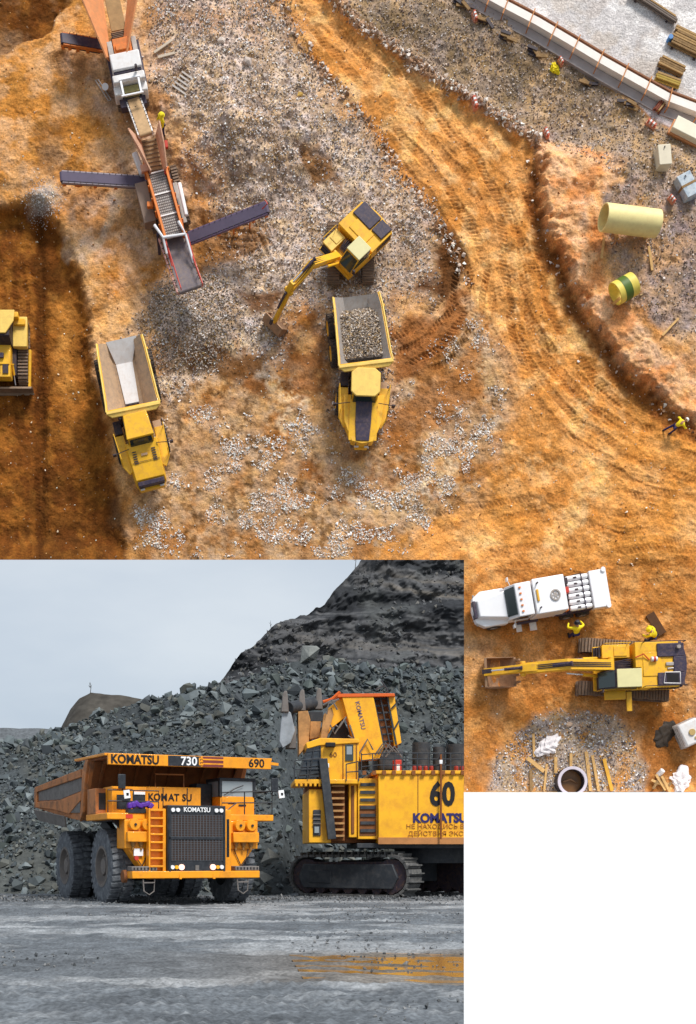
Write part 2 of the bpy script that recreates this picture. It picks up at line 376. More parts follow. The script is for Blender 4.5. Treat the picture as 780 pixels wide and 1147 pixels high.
# bottom right brown yard
br = sstep(610, 650, wy)*sstep(505, 520, GX+10)
col = mixc(col, mixc(np.broadcast_to(C(178,110,40), GX.shape+(3,)), C(206,142,74), sstep(.44, .62, n2)), br*.85)
col = mixc(col, C(124,68,20), bp([(575,748),(640,750),(665,770),(630,770),(580,768)])*.6+bp([(715,800),(770,790),(790,870),(725,885)])*.5)
# berm, bank and upper gravel band
band = polyin(wx2, wy2, [(345,-80),(372,-4),(400,30),(440,58),(480,88),(540,120),(600,157),(660,190),(700,215),(860,240),(860,190),(726,130),(650,72),(600,40),(528,-8),(500,-80)])
bc = mixc(np.broadcast_to(C(158,136,120), GX.shape+(3,)), C(176,144,110), sstep(.4, .62, n2))
bc = mixc(bc, C(122,102,76), sstep(.5, .65, fbm(GX, GY, 30, 78, 5, .65))*.7)
col = mixc(col, bc, sstep(-4, 6, band))
bank = polyin(wx2, wy2, [(598,150),(600,225),(612,270),(648,345),(700,420),(765,474),(860,500),(860,400),(800,410),(740,400),(700,345),(672,310),(668,270),(670,230),(690,205),(700,190),(650,165)])
bkc = mixc(np.broadcast_to(C(230,176,132), GX.shape+(3,)), C(212,140,84), sstep(.42, .62, n2))
col = mixc(col, bkc, sstep(-5, 8, bank))
gr2 = polyin(wx, wy, [(672,225),(700,205),(860,215),(860,390),(760,385),(735,375),(705,350),(680,310)])
g2 = mixc(np.broadcast_to(C(158,138,126), GX.shape+(3,)), C(190,148,110), sstep(.42, .6, n2)); g2 = mixc(g2, C(128,116,118), sstep(.5, .62, fbm(GX, GY, 40, 79, 4))*.7)
col = mixc(col, g2, sstep(-6, 12, gr2)*.92)
cliff_shade = np.where(bs < 0, sstep(17, 5, bd), sstep(6, 0, bd)*.9)*sstep(160, 200, GY)
col = mixc(col, C(128,70,20), cliff_shade*.92*sstep(.2, .45, n2))  # shadow along the berm cliff painted as a dark brown band
col = mixc(col, C(178,140,118), sstep(8, 3, td)*.7)
# gravel patch round the manhole
gp = polyin(wx2, wy2, [(548,890),(552,850),(575,825),(600,800),(640,795),(690,800),(712,828),(725,860),(722,890)])
col = mixc(col, mixc(np.broadcast_to(C(176,160,150), GX.shape+(3,)), C(196,140,84), sstep(.5, .62, n2)), sstep(-6, 8, gp)*.9)
# grey spill at left conveyor
sp = polyin(wx, wy, [(38,215),(62,205),(72,225),(58,240),(38,232)])
col = mixc(col, C(178,170,168), sstep(-8, 10, sp)*.8)
col = mixc(col, C(176,160,150), sstep(6, -2, abs(polydist(wx, wy, [(72,270),(95,285),(118,262),(128,225)])[0])-5)*.5)
for pts in ([(180,430),(232,412),(300,378)], [(190,420),(240,405),(290,372)], [(300,420),(340,450),(310,480)], [(400,560),(440,575),(500,540)], [(470,470),(500,520),(480,555)], [(535,360),(548,420),(555,470)]):
    d_, _, _ = polydist(wx, wy, pts); col = mixc(col, C(222,202,180), sstep(14, 2, d_)*sstep(.35, .6, n3[..., 0])*.6)
# soil colour darker in the ruts and lug marks, lighter on their rims
col = mixc(col, col*np.array([.58, .5, .38]), np.clip(-rutsum, 0, 1)*.85)
col = mixc(col, col*np.array([1.14, 1.16, 1.25]), np.clip(rutsum, 0, 1)*.4)
dusty = sstep(-30, 20, lc)*sstep(.38, .62, fbm(GX, GY, 38, 99, 5, .65))*.55+gm*.15+sstep(.5, .68, fbm(GX, GY, 50, 100, 5, .62))*.3*(1-pm)*(1-ym_)*(1-rm*.8)
col = mixc(col, C(192,158,128), np.clip(dusty, 0, .7))
speck = sstep(.56, .7, fbm(GX, GY, 10, 101, 4, .7))*(sstep(-20, 20, lc)*.6+gm*.45+.12)*(1-pm)*(1-ym_)
col = mixc(col, C(104,68,30), np.clip(speck, 0, .7))
bare = 0*GX
for pts, c_, k in [([(330,170),(372,168),(376,215),(340,212)], (126,80,30), .85), ([(478,245),(515,260),(522,300),(500,345),(470,330),(488,290)], (92,52,18), .95),
                   ([(232,240),(300,246),(308,278),(262,292),(222,300)], (150,100,50), .85), ([(262,322),(318,325),(320,350),(275,352)], (100,60,24), .9),
                   ([(186,385),(250,392),(300,400),(300,418),(210,420)], (112,70,28), .9), ([(436,360),(486,350),(520,312),(536,330),(520,372),(470,418),(438,430)], (152,92,42), .9),
                   ([(55,62),(76,60),(80,76),(60,78)], (120,70,18), .8), ([(420,470),(500,410),(540,380),(548,440),(500,470),(440,510)], (160,100,44), .75)]:
    col = mixc(col, C(*c_), bp(pts)*k); bare = np.maximum(bare, bp(pts)*k)
# fine mottling in hue and value
col = col*(.66+.68*n3); hue = (fbm(GX, GY, 9, 81, 4)-.5)[..., None]
col = col*(1+hue*np.array([.25, .0, -.8])); lum_ = col.mean(-1, keepdims=True); col = col*.9+lum_*.1
soil = np.clip(1-gm*.8-sstep(-4, 6, band)*.6-sstep(-6, 12, gr2)*.8, 0, 1)[..., None]; col = col*(1-soil)+col*np.array([.96, .93, .80])*soil; col = np.clip(col, .003, .9)
# concrete yard
ym = sstep(-2, 2, yin)
yc = mixc(np.broadcast_to(C(198,192,190), GX.shape+(3,)), C(226,221,218), sstep(.42, .6, n2)); yc = mixc(yc, C(184,172,164), sstep(.55, .7, fbm(GX, GY, 18, 83, 4))*.6)
stain = polydist(wx2, wy2, [(610,-20),(640,20),(700,60),(725,80)])[0]; yc = mixc(yc, C(178,166,156), sstep(30, 5, stain)*sstep(.4, .6, n2)*.8)
strip = polydist(GX, GY, [(490,-30),(511,8),(560,40),(618,73),(670,108),(726,138),(800,172)])[0]; yc = mixc(yc, C(196,184,184), sstep(12, 9, strip))
col = mixc(col, yc, ym)

J, I = np.meshgrid(np.arange(len(gy)-1), np.arange(len(gx)-1), indexing='ij')
cxm = (gx[I]+gx[I+1])/2; cym = (gy[J]+gy[J+1])/2
keep = ~((cxm < 520) & (cym > 627))
n_ = len(gx); A = (J*n_+I)[keep]; Fq = np.stack([A, A+n_, A+n_+1, A+1], 1)
kk = (DS-0)/F
V = np.stack([(GX-PPX)*kk, (PPY-GY)*kk, Hh], -1).reshape(-1, 3)
used = np.unique(Fq); remap = np.full(len(V), -1); remap[used] = np.arange(len(used))
m_ground = mat('site soil', (1,1,1), .9, var=.22, scale=1.1, attr='col', bump=.25, spec=.1, detail=12, fine=(9., .28))
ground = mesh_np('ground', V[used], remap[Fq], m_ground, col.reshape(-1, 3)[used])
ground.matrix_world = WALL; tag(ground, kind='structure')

# ---- loose stones by region
rv = rock_variants(10, 8, 5)
m_stone = mat('loose stone', (1,1,1), .85, var=.15, scale=3, attr='col', spec=.2)
def stones(name, n, mask, smin, smax, pal, label):
    m_ = (mask*np.ones(GX.shape)).copy(); m_[(GX < 522) & (GY > 625)] = 0; m_[:, (gx < -55) | (gx > 835)] = 0
    p_ = m_.ravel()/m_.sum(); ci = RNG.choice(p_.size, n, p=p_); X = gx[ci % len(gx)]+RNG.uniform(-1, 1, n); Y = gy[ci // len(gx)]+RNG.uniform(-1, 1, n)
    ok = ~((X < 523) & (Y > 624)) & (Y < 886); X = X[ok]; Y = Y[ok]; n = len(X)
    sz = smin+(smax-smin)*RNG.uniform(size=n)**2.6
    P = np.stack([(X-PPX)*KP, (PPY-Y)*KP, H(X, Y)+sz*.12], 1)
    pal = np.array([C(*p) for p in pal]); c = pal[RNG.integers(0, len(pal), n)]*RNG.uniform(.7, 1.25, (n, 1))
    o = scatter(name, P, sz, np.clip(c, 0, .9), rv, m_stone); o.matrix_world = WALL
    return tag(o, label, 'stones', kind='stuff')
GREY = [(208,198,192),(188,174,164),(156,140,128),(232,226,222),(122,104,88),(190,162,120),(140,128,128),(214,204,198)]
clump = sstep(.45, .62, fbm(GX, GY, 16, 91, 4, .6))
stones('gravel', 33000, np.clip(gm*(.35+.65*clump)+sstep(-4, 6, grav)*.1, 0, 1)*(1-pm)*(1-bare*.93), .07, .26, GREY, 'grey crushed gravel spread around the screening plant and excavator')
pile = sstep(62, 40, np.hypot(GX-214, (GY-362))+(fbm(GX, GY, 22, 98, 4)-.5)*34)
stones('gravel_heap_stones', 5200, pile, .08, .24, [(150,138,128),(176,164,154),(116,102,92),(206,196,188),(130,108,70)], 'dark grey gravel heaped under the discharge conveyor end')
stones('spoil_cone_stones', 900, np.exp(-(np.hypot(GX-48, GY-224)/15)**2), .06, .16, [(206,198,194),(186,178,174),(226,220,216)], 'pale grey spoil cone dropped by the left side conveyor')
stones('pale_rubble', 12000, (1-bare*.9)*sstep(-4, 10, lc)*sstep(.5, .68, fbm(GX, GY, 20, 92, 4, .62))*(1-gm), .07, .25, [(238,224,214),(220,202,188),(200,180,164),(244,236,230)], 'pale stone rubble trodden into the pink earth below the trucks')
stones('bank_gravel', 17000, np.clip(sstep(-3, 5, band)*.8+sstep(-4, 8, gr2)*(.3+.5*clump), 0, 1)*(1-ym), .06, .24, [(160,142,128),(184,168,156),(130,110,92),(206,196,190),(160,134,96),(112,96,92)], 'coarse grey gravel on the bank beside the concrete yard')
stones('patch_gravel', 5200, sstep(-3, 4, gp)*(.35+.65*clump), .07, .24, [(214,206,204),(170,160,160),(120,108,108),(236,230,228),(96,84,84),(200,150,80)], 'black and white gravel patch around the manhole')
stones('ridge_rubble', 2600, np.clip(sstep(10, 3, td)+sstep(12, 4, abs(polydist(GX, GY, ROAD_L)[0]+2))*.5*(GY < 320)+sstep(8, 2, bd)*.1, 0, 1), .08, .5, [(200,180,164),(176,140,110),(150,120,96),(226,214,204)], 'broken stones and clods lining the edges of the haul road')
stones('scattered_stones', 5000, (.25+clump*.3)*(1-ym)*(1-.0*rm), .05, .22, [(214,190,160),(196,150,96),(232,216,196),(150,100,52)], 'small stones scattered loose over the whole orange site')

# backing of the relief and the blank panel below it
m_back = mat('backing', (.35,.33,.3), .8)
b = MB()
q = lambda px, py, w: Vector(((px-PPX)*KP, (PPY-py)*KP, w))
for x0, x1, y0, y1 in ((-50,830,-50,600),(560,830,600,880)):
    P = [q(x0,y1,-3), q(x1,y1,-3), q(x1,y0,-3), q(x0,y0,-3), q(x0,y1,-2.2), q(x1,y1,-2.2), q(x1,y0,-2.2), q(x0,y0,-2.2)]; b.hexa(P)
o = b.build('backing_wall', m_back); top(o, WALL, 'plain grey backing wall standing behind the orange dig site relief', 'wall')
m_white = mat('white panel', (.90,.90,.90), .9, var=.0, spec=.0)
b = MB(); P = [S(x, y, w) for w in (-.6, 2.2) for x, y in ((519.8,1260),(840,1260),(840,887.3),(519.8,887.3))]; b.hexa(P)
o = b.build('blank_panel', m_white); top(o, WALL, 'blank white panel filling the lower right corner below the manhole and planks', 'panel')
# ------------------------------------------------------------------ machines and things on the dig site
YEL = mat('machine yellow', lin(250,186,38), .45, var=.10, scale=1.3, dirt=lin(196,138,72), dirt_amt=.45, coat=.1)
YPALE = mat('sunbleached yellow', lin(248,206,104), .5, var=.08, scale=1.6, dirt=lin(190,150,90), dirt_amt=.3)
ORG = mat('plant orange', lin(226,124,46), .5, var=.12, scale=1.4, dirt=lin(150,104,64), dirt_amt=.5)
DUSTY = mat('dusty steel', lin(196,160,128), .75, var=.15, scale=1.2, dirt=lin(150,116,80), dirt_amt=.5)
WSTEEL = mat('white painted steel', lin(232,228,226), .4, var=.06, scale=1.2, dirt=lin(190,160,130), dirt_amt=.25, coat=.2)
WPURE = mat('clean white paint', lin(246,244,248), .3, var=.03, scale=1.2, coat=.3)
GSTEEL = mat('worn grey steel', lin(176,168,162), .45, .3, var=.14, scale=1.8, dirt=lin(150,120,90), dirt_amt=.4)
DARK = mat('dark machinery', lin(52,44,54), .6, var=.2, scale=3, dirt=lin(120,90,60), dirt_amt=.4)
NAVY = mat('dark slate panel', lin(58,50,70), .45, var=.15, scale=2.2, dirt=lin(130,104,90), dirt_amt=.35)
RUB = mat('tyre rubber', lin(64,60,58), .85, var=.12, scale=3, dirt=lin(140,108,78), dirt_amt=.5)
TRK = mat('track steel', lin(130,112,98), .7, .2, var=.2, scale=4, dirt=lin(176,136,96), dirt_amt=.6)
BELT = mat('conveyor belt rubber', lin(118,108,112), .75, var=.15, scale=2, dirt=lin(160,140,120), dirt_amt=.5)
GLS = mat('tinted window glass', (.02,.035,.035), .08, var=.0, spec=.8)
CHR = mat('bright cylinder rod', lin(222,222,230), .2, .8, var=.03)
WOOD = mat('raw timber', lin(216,172,110), .8, var=.2, scale=3, dirt=lin(140,100,56), dirt_amt=.4)
OWOOD = mat('weathered timber', lin(150,118,78), .85, var=.25, scale=3, dirt=lin(90,66,40), dirt_amt=.5)
CONC = mat('pale concrete', lin(224,214,200), .85, var=.1, scale=2, dirt=lin(180,150,116), dirt_amt=.3)
RED = mat('signal red', lin(196,60,44), .5, var=.1)
HIV = mat('hi vis yellow', lin(246,222,30), .7, var=.08, scale=8)
NVC = mat('navy cloth', lin(44,42,92), .85, var=.12, scale=8)
SKIN = mat('skin', lin(176,120,90), .6, var=.05)
BOOT = mat('boot leather', lin(44,34,30), .7, var=.1)
rnd = random.Random(3)

def wheel(parent, c, r, w, rimc=YEL, name='wheel', side=1, ax=(0,1,0), lugs=22, rub=None, n=28):
    """tyre part with a rim sub-part; side = which way the dished face looks"""
    b = MB(); hw = w/2
    b.lathe(c, ax, [(r*.52,-hw*.9),(r*.80,-hw*.98),(r*.93,-hw*.9),(r*.97,-hw*.6),(r*.97,hw*.6),(r*.93,hw*.9),(r*.80,hw*.98),(r*.54,hw*.9)], n, True)
    A = Vector(ax).normalized(); e = A.orthogonal().normalized(); g = A.cross(e); c = Vector(c)
    for i in range(lugs):
        a = 2*PI*i/lugs
        for sd in (-1, 1):
            aa = a+(PI/lugs if sd > 0 else 0); d = e*math.cos(aa)+g*math.sin(aa); t = A.cross(d)
            b.beam(c+d*r*.965+A*sd*hw*.08+t*sd*r*.03, c+d*r*.955+A*sd*hw*.92, r*.11, r*.09, up=d)
    ty = b.build(name, rub or RUB, parent)
    b = MB(); k = side*hw
    b.lathe(c, A, [(r*.50, k*.35),(r*.55, k*.94),(r*.48, k*.95),(r*.43, k*.50),(r*.24, k*.42),(r*.21, k*.80),(r*.08, k*.84)], n)
    for i in range(10):
        a = 2*PI*i/10; d = e*math.cos(a)+g*math.sin(a); b.cyl(c+d*r*.32+A*k*.5, c+d*r*.32+A*k*.64, r*.03, n=6)
    b.build('rim', rimc, ty); return ty

def track(parent, x0, x1, y, w, h, z0=0., name='track', M=None, pitch=.19, m=None):
    """one crawler track: shoe loop with grousers, its side frame a sub-part"""
    r = h/2; path = []; L = (x1-x0-2*r); n = max(6, int(L/pitch)); k = max(5, int(PI*r/pitch))
    for i in range(n): path.append((x0+r+L*i/n, z0+h, 0))
    for i in range(k): a = PI*i/k; path.append((x1-r+math.sin(a)*r, z0+r+math.cos(a)*r, a))
    for i in range(n): path.append((x1-r-L*i/n, z0, PI))
    for i in range(k): a = PI+PI*i/k; path.append((x0+r+math.sin(a)*r, z0+r+math.cos(a)*r, a))
    b = MB(); th = .05*h/.8
    for x, z, a in path:
        R = Matrix.Rotation(a, 3, 'Y'); c = Vector((x, y, z))-R @ Vector((0,0,th*.7))
        b.box(c, (pitch*.86, w, th), R); b.box(c+R @ Vector((pitch*.2,0,th)), (pitch*.16, w*.98, th*1.3), R)
    if M: b.xf(M)
    t = b.build(name, m or TRK, parent)
    b = MB(); b.side([(x0+r*.7, z0+h*.18),(x1-r*.7, z0+h*.18),(x1-r*.35, z0+r),(x1-r*.7, z0+h*.82),(x0+r*.7, z0+h*.82),(x0+r*.35, z0+r)], y-w*.36, y+w*.36)
    for i in range(7):
        x = x0+r+(x1-x0-2*r)*i/6; b.cyl((x, y-w*.42, z0+h*.22), (x, y+w*.42, z0+h*.22), h*.14, n=10)
    for x in (x0+r, x1-r): b.cyl((x, y-w*.40, z0+r), (x, y+w*.40, z0+r), r*.78, n=16)
    if M: b.xf(M)
    b.build('track_frame', DARK, t); return t

def bucket(parent, piv, d, up, W, R, name='bucket', m=None, teeth=4):
    """open scoop: curved shell between side plates, teeth on the lip. d = mouth direction, up = back direction"""
    piv = Vector(piv); d = Vector(d).normalized(); up = Vector(up).normalized(); sd = d.cross(up).normalized()
    prof = [(0,0),(-.30,-.18),(-.46,-.5),(-.40,-.85),(-.1,-1.08),(.35,-1.12)]
    inn = [(.06,-.06),(-.20,-.24),(-.34,-.5),(-.29,-.78),(-.05,-.97),(.35,-1.04)]
    P = [piv+d*(x*R)+up*(z*R) for x, z in prof]; Q = [piv+d*(x*R)+up*(z*R) for x, z in inn]
    b = MB(); n = len(P); vs = []
    for s_ in (-1, 1): vs += [p+sd*s_*W/2 for p in P]+[p+sd*s_*W/2 for p in Q]
    fs = []
    for i in range(n-1):
        fs += [(i, i+1, 2*n+i+1, 2*n+i), (n+i, 3*n+i, 3*n+i+1, n+i+1), (i, n+i, n+i+1, i+1), (2*n+i, 2*n+i+1, 3*n+i+1, 3*n+i)]
    fs += [(n-1, 2*n-1, 4*n-1, 3*n-1), (0, 2*n, 3*n, n)]
    b.add(vs, fs)
    for s_ in (-1, 1): b.prism([p+sd*s_*(W/2-.02) for p in [Q[0], Q[1], Q[2], Q[3], Q[4], Q[5]]], sd*s_*.04)
    o = b.build(name, m or DUSTY, parent)
    b = MB()
    for i in range(teeth):
        t = -W/2+W*(i+.5)/teeth; a = P[-1]+sd*t
        b.prism([a+sd*W*.05, a-sd*W*.05, a-sd*W*.03+d*R*.3, a+sd*W*.03+d*R*.3], up*R*.08)
    b.build('teeth', m or DUSTY, o); return o

def ram(parent, a, mid, c, r, name='hydraulic_ram', m1=YEL):
    a, c = Vector(a), Vector(c); k = a.lerp(c, mid); b = MB(); b.cyl(a, k, r); b.cyl(a-(c-a).normalized()*r, a, r*1.3)
    o = b.build(name, m1, parent); b = MB(); b.cyl(k, c, r*.55); b.build('rod', CHR, o); return o

def arm_plate(b, prof, y, w): b.side(prof, y-w/2, y+w/2)

def excavator(base, head, tr, L, W, sc, label, foot, knee, tip, end, cwm, rear_dark, bucket_open, th=.8, tl=4.2, gauge=2.4, tw=.8):
    root = site_thing('excavator', base, label, 'excavator', heading=head)
    M = Matrix.Rotation(tr-head, 4, 'Z')
    for s_ in (1, -1): track(root, -tl/2, tl/2, s_*gauge/2, tw, th, M=M)
    b = MB(); b.box((0,0,th*.7), (tl*.34, gauge-.5, .3)); b.cyl((0,0,th*.7), (0,0,th+.35), W*.26, n=24); b.xf(M); b.build('undercarriage', DARK, root)
    z0 = th+.35; h = W/2; x1 = .40*L; x0 = -.60*L; hz = .75*sc
    b = MB(); b.prism([(x1,-h*.96,z0),(x1,h*.96,z0),(x0*.82,h,z0),(x0*.82,-h,z0)], (0,0,.22)); b.build('deck', YEL, root, .02)
    b = MB(); b.prism([(-.02*L,-h,z0+.22),(-.02*L,h*.1,z0+.22),(-.08*L,h*.1,z0+.22),(-.08*L,h,z0+.22),(x0*.84,h*.98,z0+.22),(x0*.84,-h*.98,z0+.22)], (0,0,hz))
    b.bx(-.30*L,-.1*L,-h*.55,h*.5,z0+.2+hz,z0+.27+hz)
    hs = b.build('engine_housing', YEL, root, .04)
    b = MB(); zt = z0+.225+hz
    for (a0,a1,y0,y1) in rear_dark: b.bx(a0*L, a1*L, y0*W, y1*W, zt-.05, zt+.10+rnd.random()*.03)
    b.build('engine_cover', NAVY, root, .04)
    b = MB()
    for i in range(9): b.bx(-.50*L+i*.035*L, -.48*L+i*.035*L, -h-.015, -h+.01, z0+.35, z0+.1+hz); b.bx(-.50*L+i*.035*L, -.48*L+i*.035*L, h-.02, h+.012, z0+.35, z0+.1+hz)
    b.build('side_grille', DARK, root)
    b = MB(); P = []
    for i in range(9):
        t = -1+2*i/8; P.append((x0*(.90+.10*(1-t*t)), h*t*.99, z0+.02))
    P = [(x0*.83, h*.99*1, z0+.02)][:0]+[(x0*.83,-h*.99,z0+.02)]+P+[(x0*.83,h*.99,z0+.02)]
    b.prism(P, (0,0,hz+.14)); b.build('counterweight', cwm, root, .05)
    # right hand tank box with steps, valve bay behind boom
    b = MB(); b.bx(.02*L,.33*L,-h*.97,-h*.38,z0+.22,z0+.62*sc); b.bx(.05*L,.20*L,-h*.9,-h*.45,z0+.62*sc,z0+.66*sc); b.build('tank_box', YPALE if sc < 1.2 else YEL, root, .03)
    b = MB()
    for i in range(3): b.bx((.34+.02*i)*L,(.36+.02*i)*L,-h*.9,-h*.45,z0+.22,z0+(.5-.12*i)*sc)
    b.build('step', DARK, root)
    b = MB()
    for i in range(7):
        y = -h*.30+i*h*.09; b.tube([(-.02*L,y,z0+.5*sc),(.06*L,y+.02,z0+.75*sc+.04*(i%3)),(.16*L,y*.7,z0+.8*sc),(.22*L,y*.6,z0+.7*sc)], .028*sc, 6)
    b.bx(.0*L,.14*L,-h*.28,h*.2,z0+.22,z0+.42*sc)
    b.build('hose_bay', DARK, root)
    # cab
    y0, y1 = h*.22, h*.97; zc = z0+.22; ch = 1.55*sc**.5; ca, cb, cf = -.04*L, .20*L, .37*L
    b = MB(); b.side([(ca,zc),(cf,zc),(cf+.01*L,zc+ch*.42),(cb+.03*L,zc+ch*.94),(ca,zc+ch*.94)], y0, y1); cabo = b.build('cab', YEL if sc < 1.2 else DARK, root, .03)
    b = MB(); b.bx(ca-.02, cb+.03*L, y0-.03, y1+.03, zc+ch*.94, zc+ch); b.build('cab_roof', mat('cream roof panel', lin(226,216,160), .5, var=.06), cabo, .03)
    b = MB(); e = .015; b.plate([(cf+.013*L+e,y0+.06,zc+ch*.43),(cf+.013*L+e,y1-.06,zc+ch*.43),(cb+.035*L+e,y1-.06,zc+ch*.90),(cb+.035*L+e,y0+.06,zc+ch*.90)], .03)
    b.build('windscreen', GLS, cabo)
    for yy in (y0-.012, y1+.012):
        b = MB(); b.plate([(ca+.1,yy,zc+ch*.45),(cf-.05,yy,zc+ch*.45),(cb+.0*L,yy,zc+ch*.88),(ca+.1,yy,zc+ch*.88)], .03); b.build('side_window', GLS, cabo)
    b = MB()
    b.tube([(cf,y1+.02,zc),(cf+.02,y1+.08,zc+ch*.55),(ca,y1+.08,zc+ch*.55)], .025); b.tube([(.33*L,-h*.95,z0+.5*sc),(.33*L,-h*.95,z0+1.2*sc),(.05*L,-h*.95,z0+1.2*sc),(.05*L,-h*.95,z0+.6*sc)], .025)
    b.build('handrail', YEL, root)
    b = MB(); b.bx(cf-.05,cf+.05,y1+.1,y1+.28,zc+ch*.5,zc+ch*.8); b.build('mirror', DARK, root)
    # arm
    yb = -h*.06; bw = (.42 if sc < 1.2 else .5)*sc
    f, k, t, e_ = [Vector((a, 0, c)) for a, c in (foot, knee, tip, end)]
    def lim(p, q, wa, wb, kink=None):
        d = (q-p).normalized(); nrm = Vector((-d.z, 0, d.x))
        return d, nrm
    d1 = (k-f).normalized(); n1_ = Vector((-d1.z,0,d1.x)); d2 = (t-k).normalized(); n2_ = Vector((-d2.z,0,d2.x)); nm = (n1_+n2_).normalized()
    hb = (.42 if sc < 1.2 else .52)*sc
    def p2(v): return (v.x, v.z)
    b = MB(); b.side([p2(f-n1_*hb*.3), p2(k-nm*hb*.55), p2(t-n2_*hb*.3), p2(t+d2*hb*.3), p2(t+n2_*hb*.3), p2(k+nm*hb*.6), p2(f+n1_*hb*.35)], yb-bw/2, yb+bw/2)
    b.cyl((t.x,yb-bw*.7,t.z),(t.x,yb+bw*.7,t.z),.13*sc); b.cyl((f.x,yb-bw*.8,f.z),(f.x,yb+bw*.8,f.z),.14*sc)
    boom = b.build('boom', YEL, root, .025)
    b = MB(); 
    for s_ in (-.12,0,.12): b.tube([f+n1_*hb*.45+Vector((.2,yb+s_,0)), k+nm*hb*.68+Vector((0,yb+s_,0)), t+n2_*hb*.42+Vector((-.2,yb+s_,0))], .022*sc)
    b.build('hydraulic_hose', DARK, boom)
    d3 = (e_-t).normalized(); n3_ = Vector((-d3.z,0,d3.x))
    if n3_.x < 0: n3_ = -n3_
    t0 = t-d3*.75*sc
    b = MB(); b.side([p2(t0-n3_*.1*sc), p2(t0+n3_*.16*sc), p2(t+n3_*hb*.55), p2(e_+n3_*.14*sc), p2(e_-n3_*.12*sc), p2(t-n3_*hb*.35)], yb-bw*.36, yb+bw*.36)
    st = b.build('stick', YEL, root, .02)
    for s_ in (-1, 1): ram(root, (x1*.75, yb+s_*bw*.85, z0+.25), .55, k+nm*(-.1)+Vector((0,s_*bw*.62,0)), .085*sc)
    ram(root, k+nm*hb*.75+Vector((-.1*sc,yb,.08)), .55, t0+Vector((0,yb,.02)), .085*sc, m1=NAVY)
    ram(root, t+n3_*hb*.75+Vector((0,yb,0)), .55, e_-d3*.45*sc+n3_*.42*sc+Vector((0,yb,0)), .07*sc, m1=NAVY)
    b = MB(); b.beam(e_-d3*.45*sc+n3_*.42*sc+Vector((0,yb,0)), e_+n3_*.35*sc+Vector((0,yb,0)), bw*.4, .1*sc); b.build('bucket_link', DARK, root)
    bk = bucket(root, e_+Vector((0,yb,.05)), *bucket_open, 1.4*sc, (.95 if sc < 1.2 else 1.3)*sc, m=mat('worn bucket steel', lin(168,132,102), .65, .1, var=.22, scale=1.5, dirt=lin(110,84,64), dirt_amt=.5))
    return root

BAY_SHADE = mat('bay shadow', lin(30,26,28), .8, var=.3, scale=4)
EXC1 = G(392, 287); 
excavator(EXC1, math.radians(-136), math.radians(90), 4.15, 2.95, 1.12, 'yellow tracked excavator on grey gravel, its bucket resting beside the gravel heap', (1.25,1.75),(3.9,4.4),(5.9,3.7),(7.1,1.05), YEL,
          [(-.56,-.30,-.44,.10),(-.56,-.32,.13,.44)], ((-.9,0,.35),(.2,0,.95)), gauge=2.35, tl=4.1)
EXC2 = G(696, 752)
ex2 = excavator(EXC2, math.radians(182), math.radians(176), 5.9, 3.05, 1.4, 'large yellow tracked excavator with dark slate engine deck, parked parallel to the white truck', (1.4,2.4),(4.6,3.3),(7.2,2.2),(9.5,1.0), NAVY,
          [(-.56,-.26,.18,.45),(-.56,-.26,-.45,-.16),(-.56,-.44,-.16,.18)], ((-.35,0,.94),(.94,0,.35)), th=1.05, tl=6.2, gauge=2.9, tw=.95)
b = MB(); b.bx(.3,1.7,1.52,2.1,1.55,1.75); b.bx(-.1,.25,1.6,2.9,1.62,1.74); b.build('cab_door', YEL, ex2, .02)

zt2 = 1.05+.35+.225+.75*1.4
b = MB(); b.bx(-3.0,-1.9,-.45,.42,zt2-.5,zt2-.06); b.build('engine_bay', DARK, ex2, .02)
b = MB(); b.bx(-2.6,-2.1,-.12,.1,zt2-.08,zt2+.12); b.cyl((-2.9,.25,zt2+.02),(-2.2,.3,zt2+.02),.07); b.build('engine_block', GSTEEL, ex2, .02)
b = MB(); b.tube([(-3.0,.55,zt2+.1),(-2.0,.55,zt2+.16),(-1.9,1.25,zt2+.16),(-3.0,1.3,zt2+.1),(-3.0,.55,zt2+.1)], .04, 6); b.build('bay_frame', WSTEEL, ex2)
b = MB(); b.bx(-2.9,-2.1,.65,1.2,zt2+.08,zt2+.12); b.build('bay_shade_plate', BAY_SHADE, ex2)  # dark slab painted to stand for the shade inside the open bay
b = MB(); b.cyl((-1.5,-.35,zt2+.16),(-1.1,-.35,zt2+.16),.16); b.build('air_filter', WSTEEL, ex2, .01); b = MB(); b.cyl((-1.38,-.35,zt2+.16),(-1.24,-.35,zt2+.16),.17); b.build('filter_band', RED, ex2)
b = MB(); b.cyl((-2.9,-1.1,zt2),(-2.9,-1.1,zt2+.35),.13); b.build('exhaust', GSTEEL, ex2)
b = MB(); b.tube([(-.1,-.5,zt2+.08),(-.6,-.7,zt2+.2),(-1.0,-.3,zt2+.1)], .04); b.build('loose_hose', RED, ex2)
for s_ in (1,-1): b = MB(); b.tube([(-3.3,s_*1.45,zt2),(-3.3,s_*1.45,zt2+.5),(-.6,s_*1.45,zt2+.5),(-.6,s_*1.45,zt2)], .03, 5); b.build('handrail', DARK, ex2)
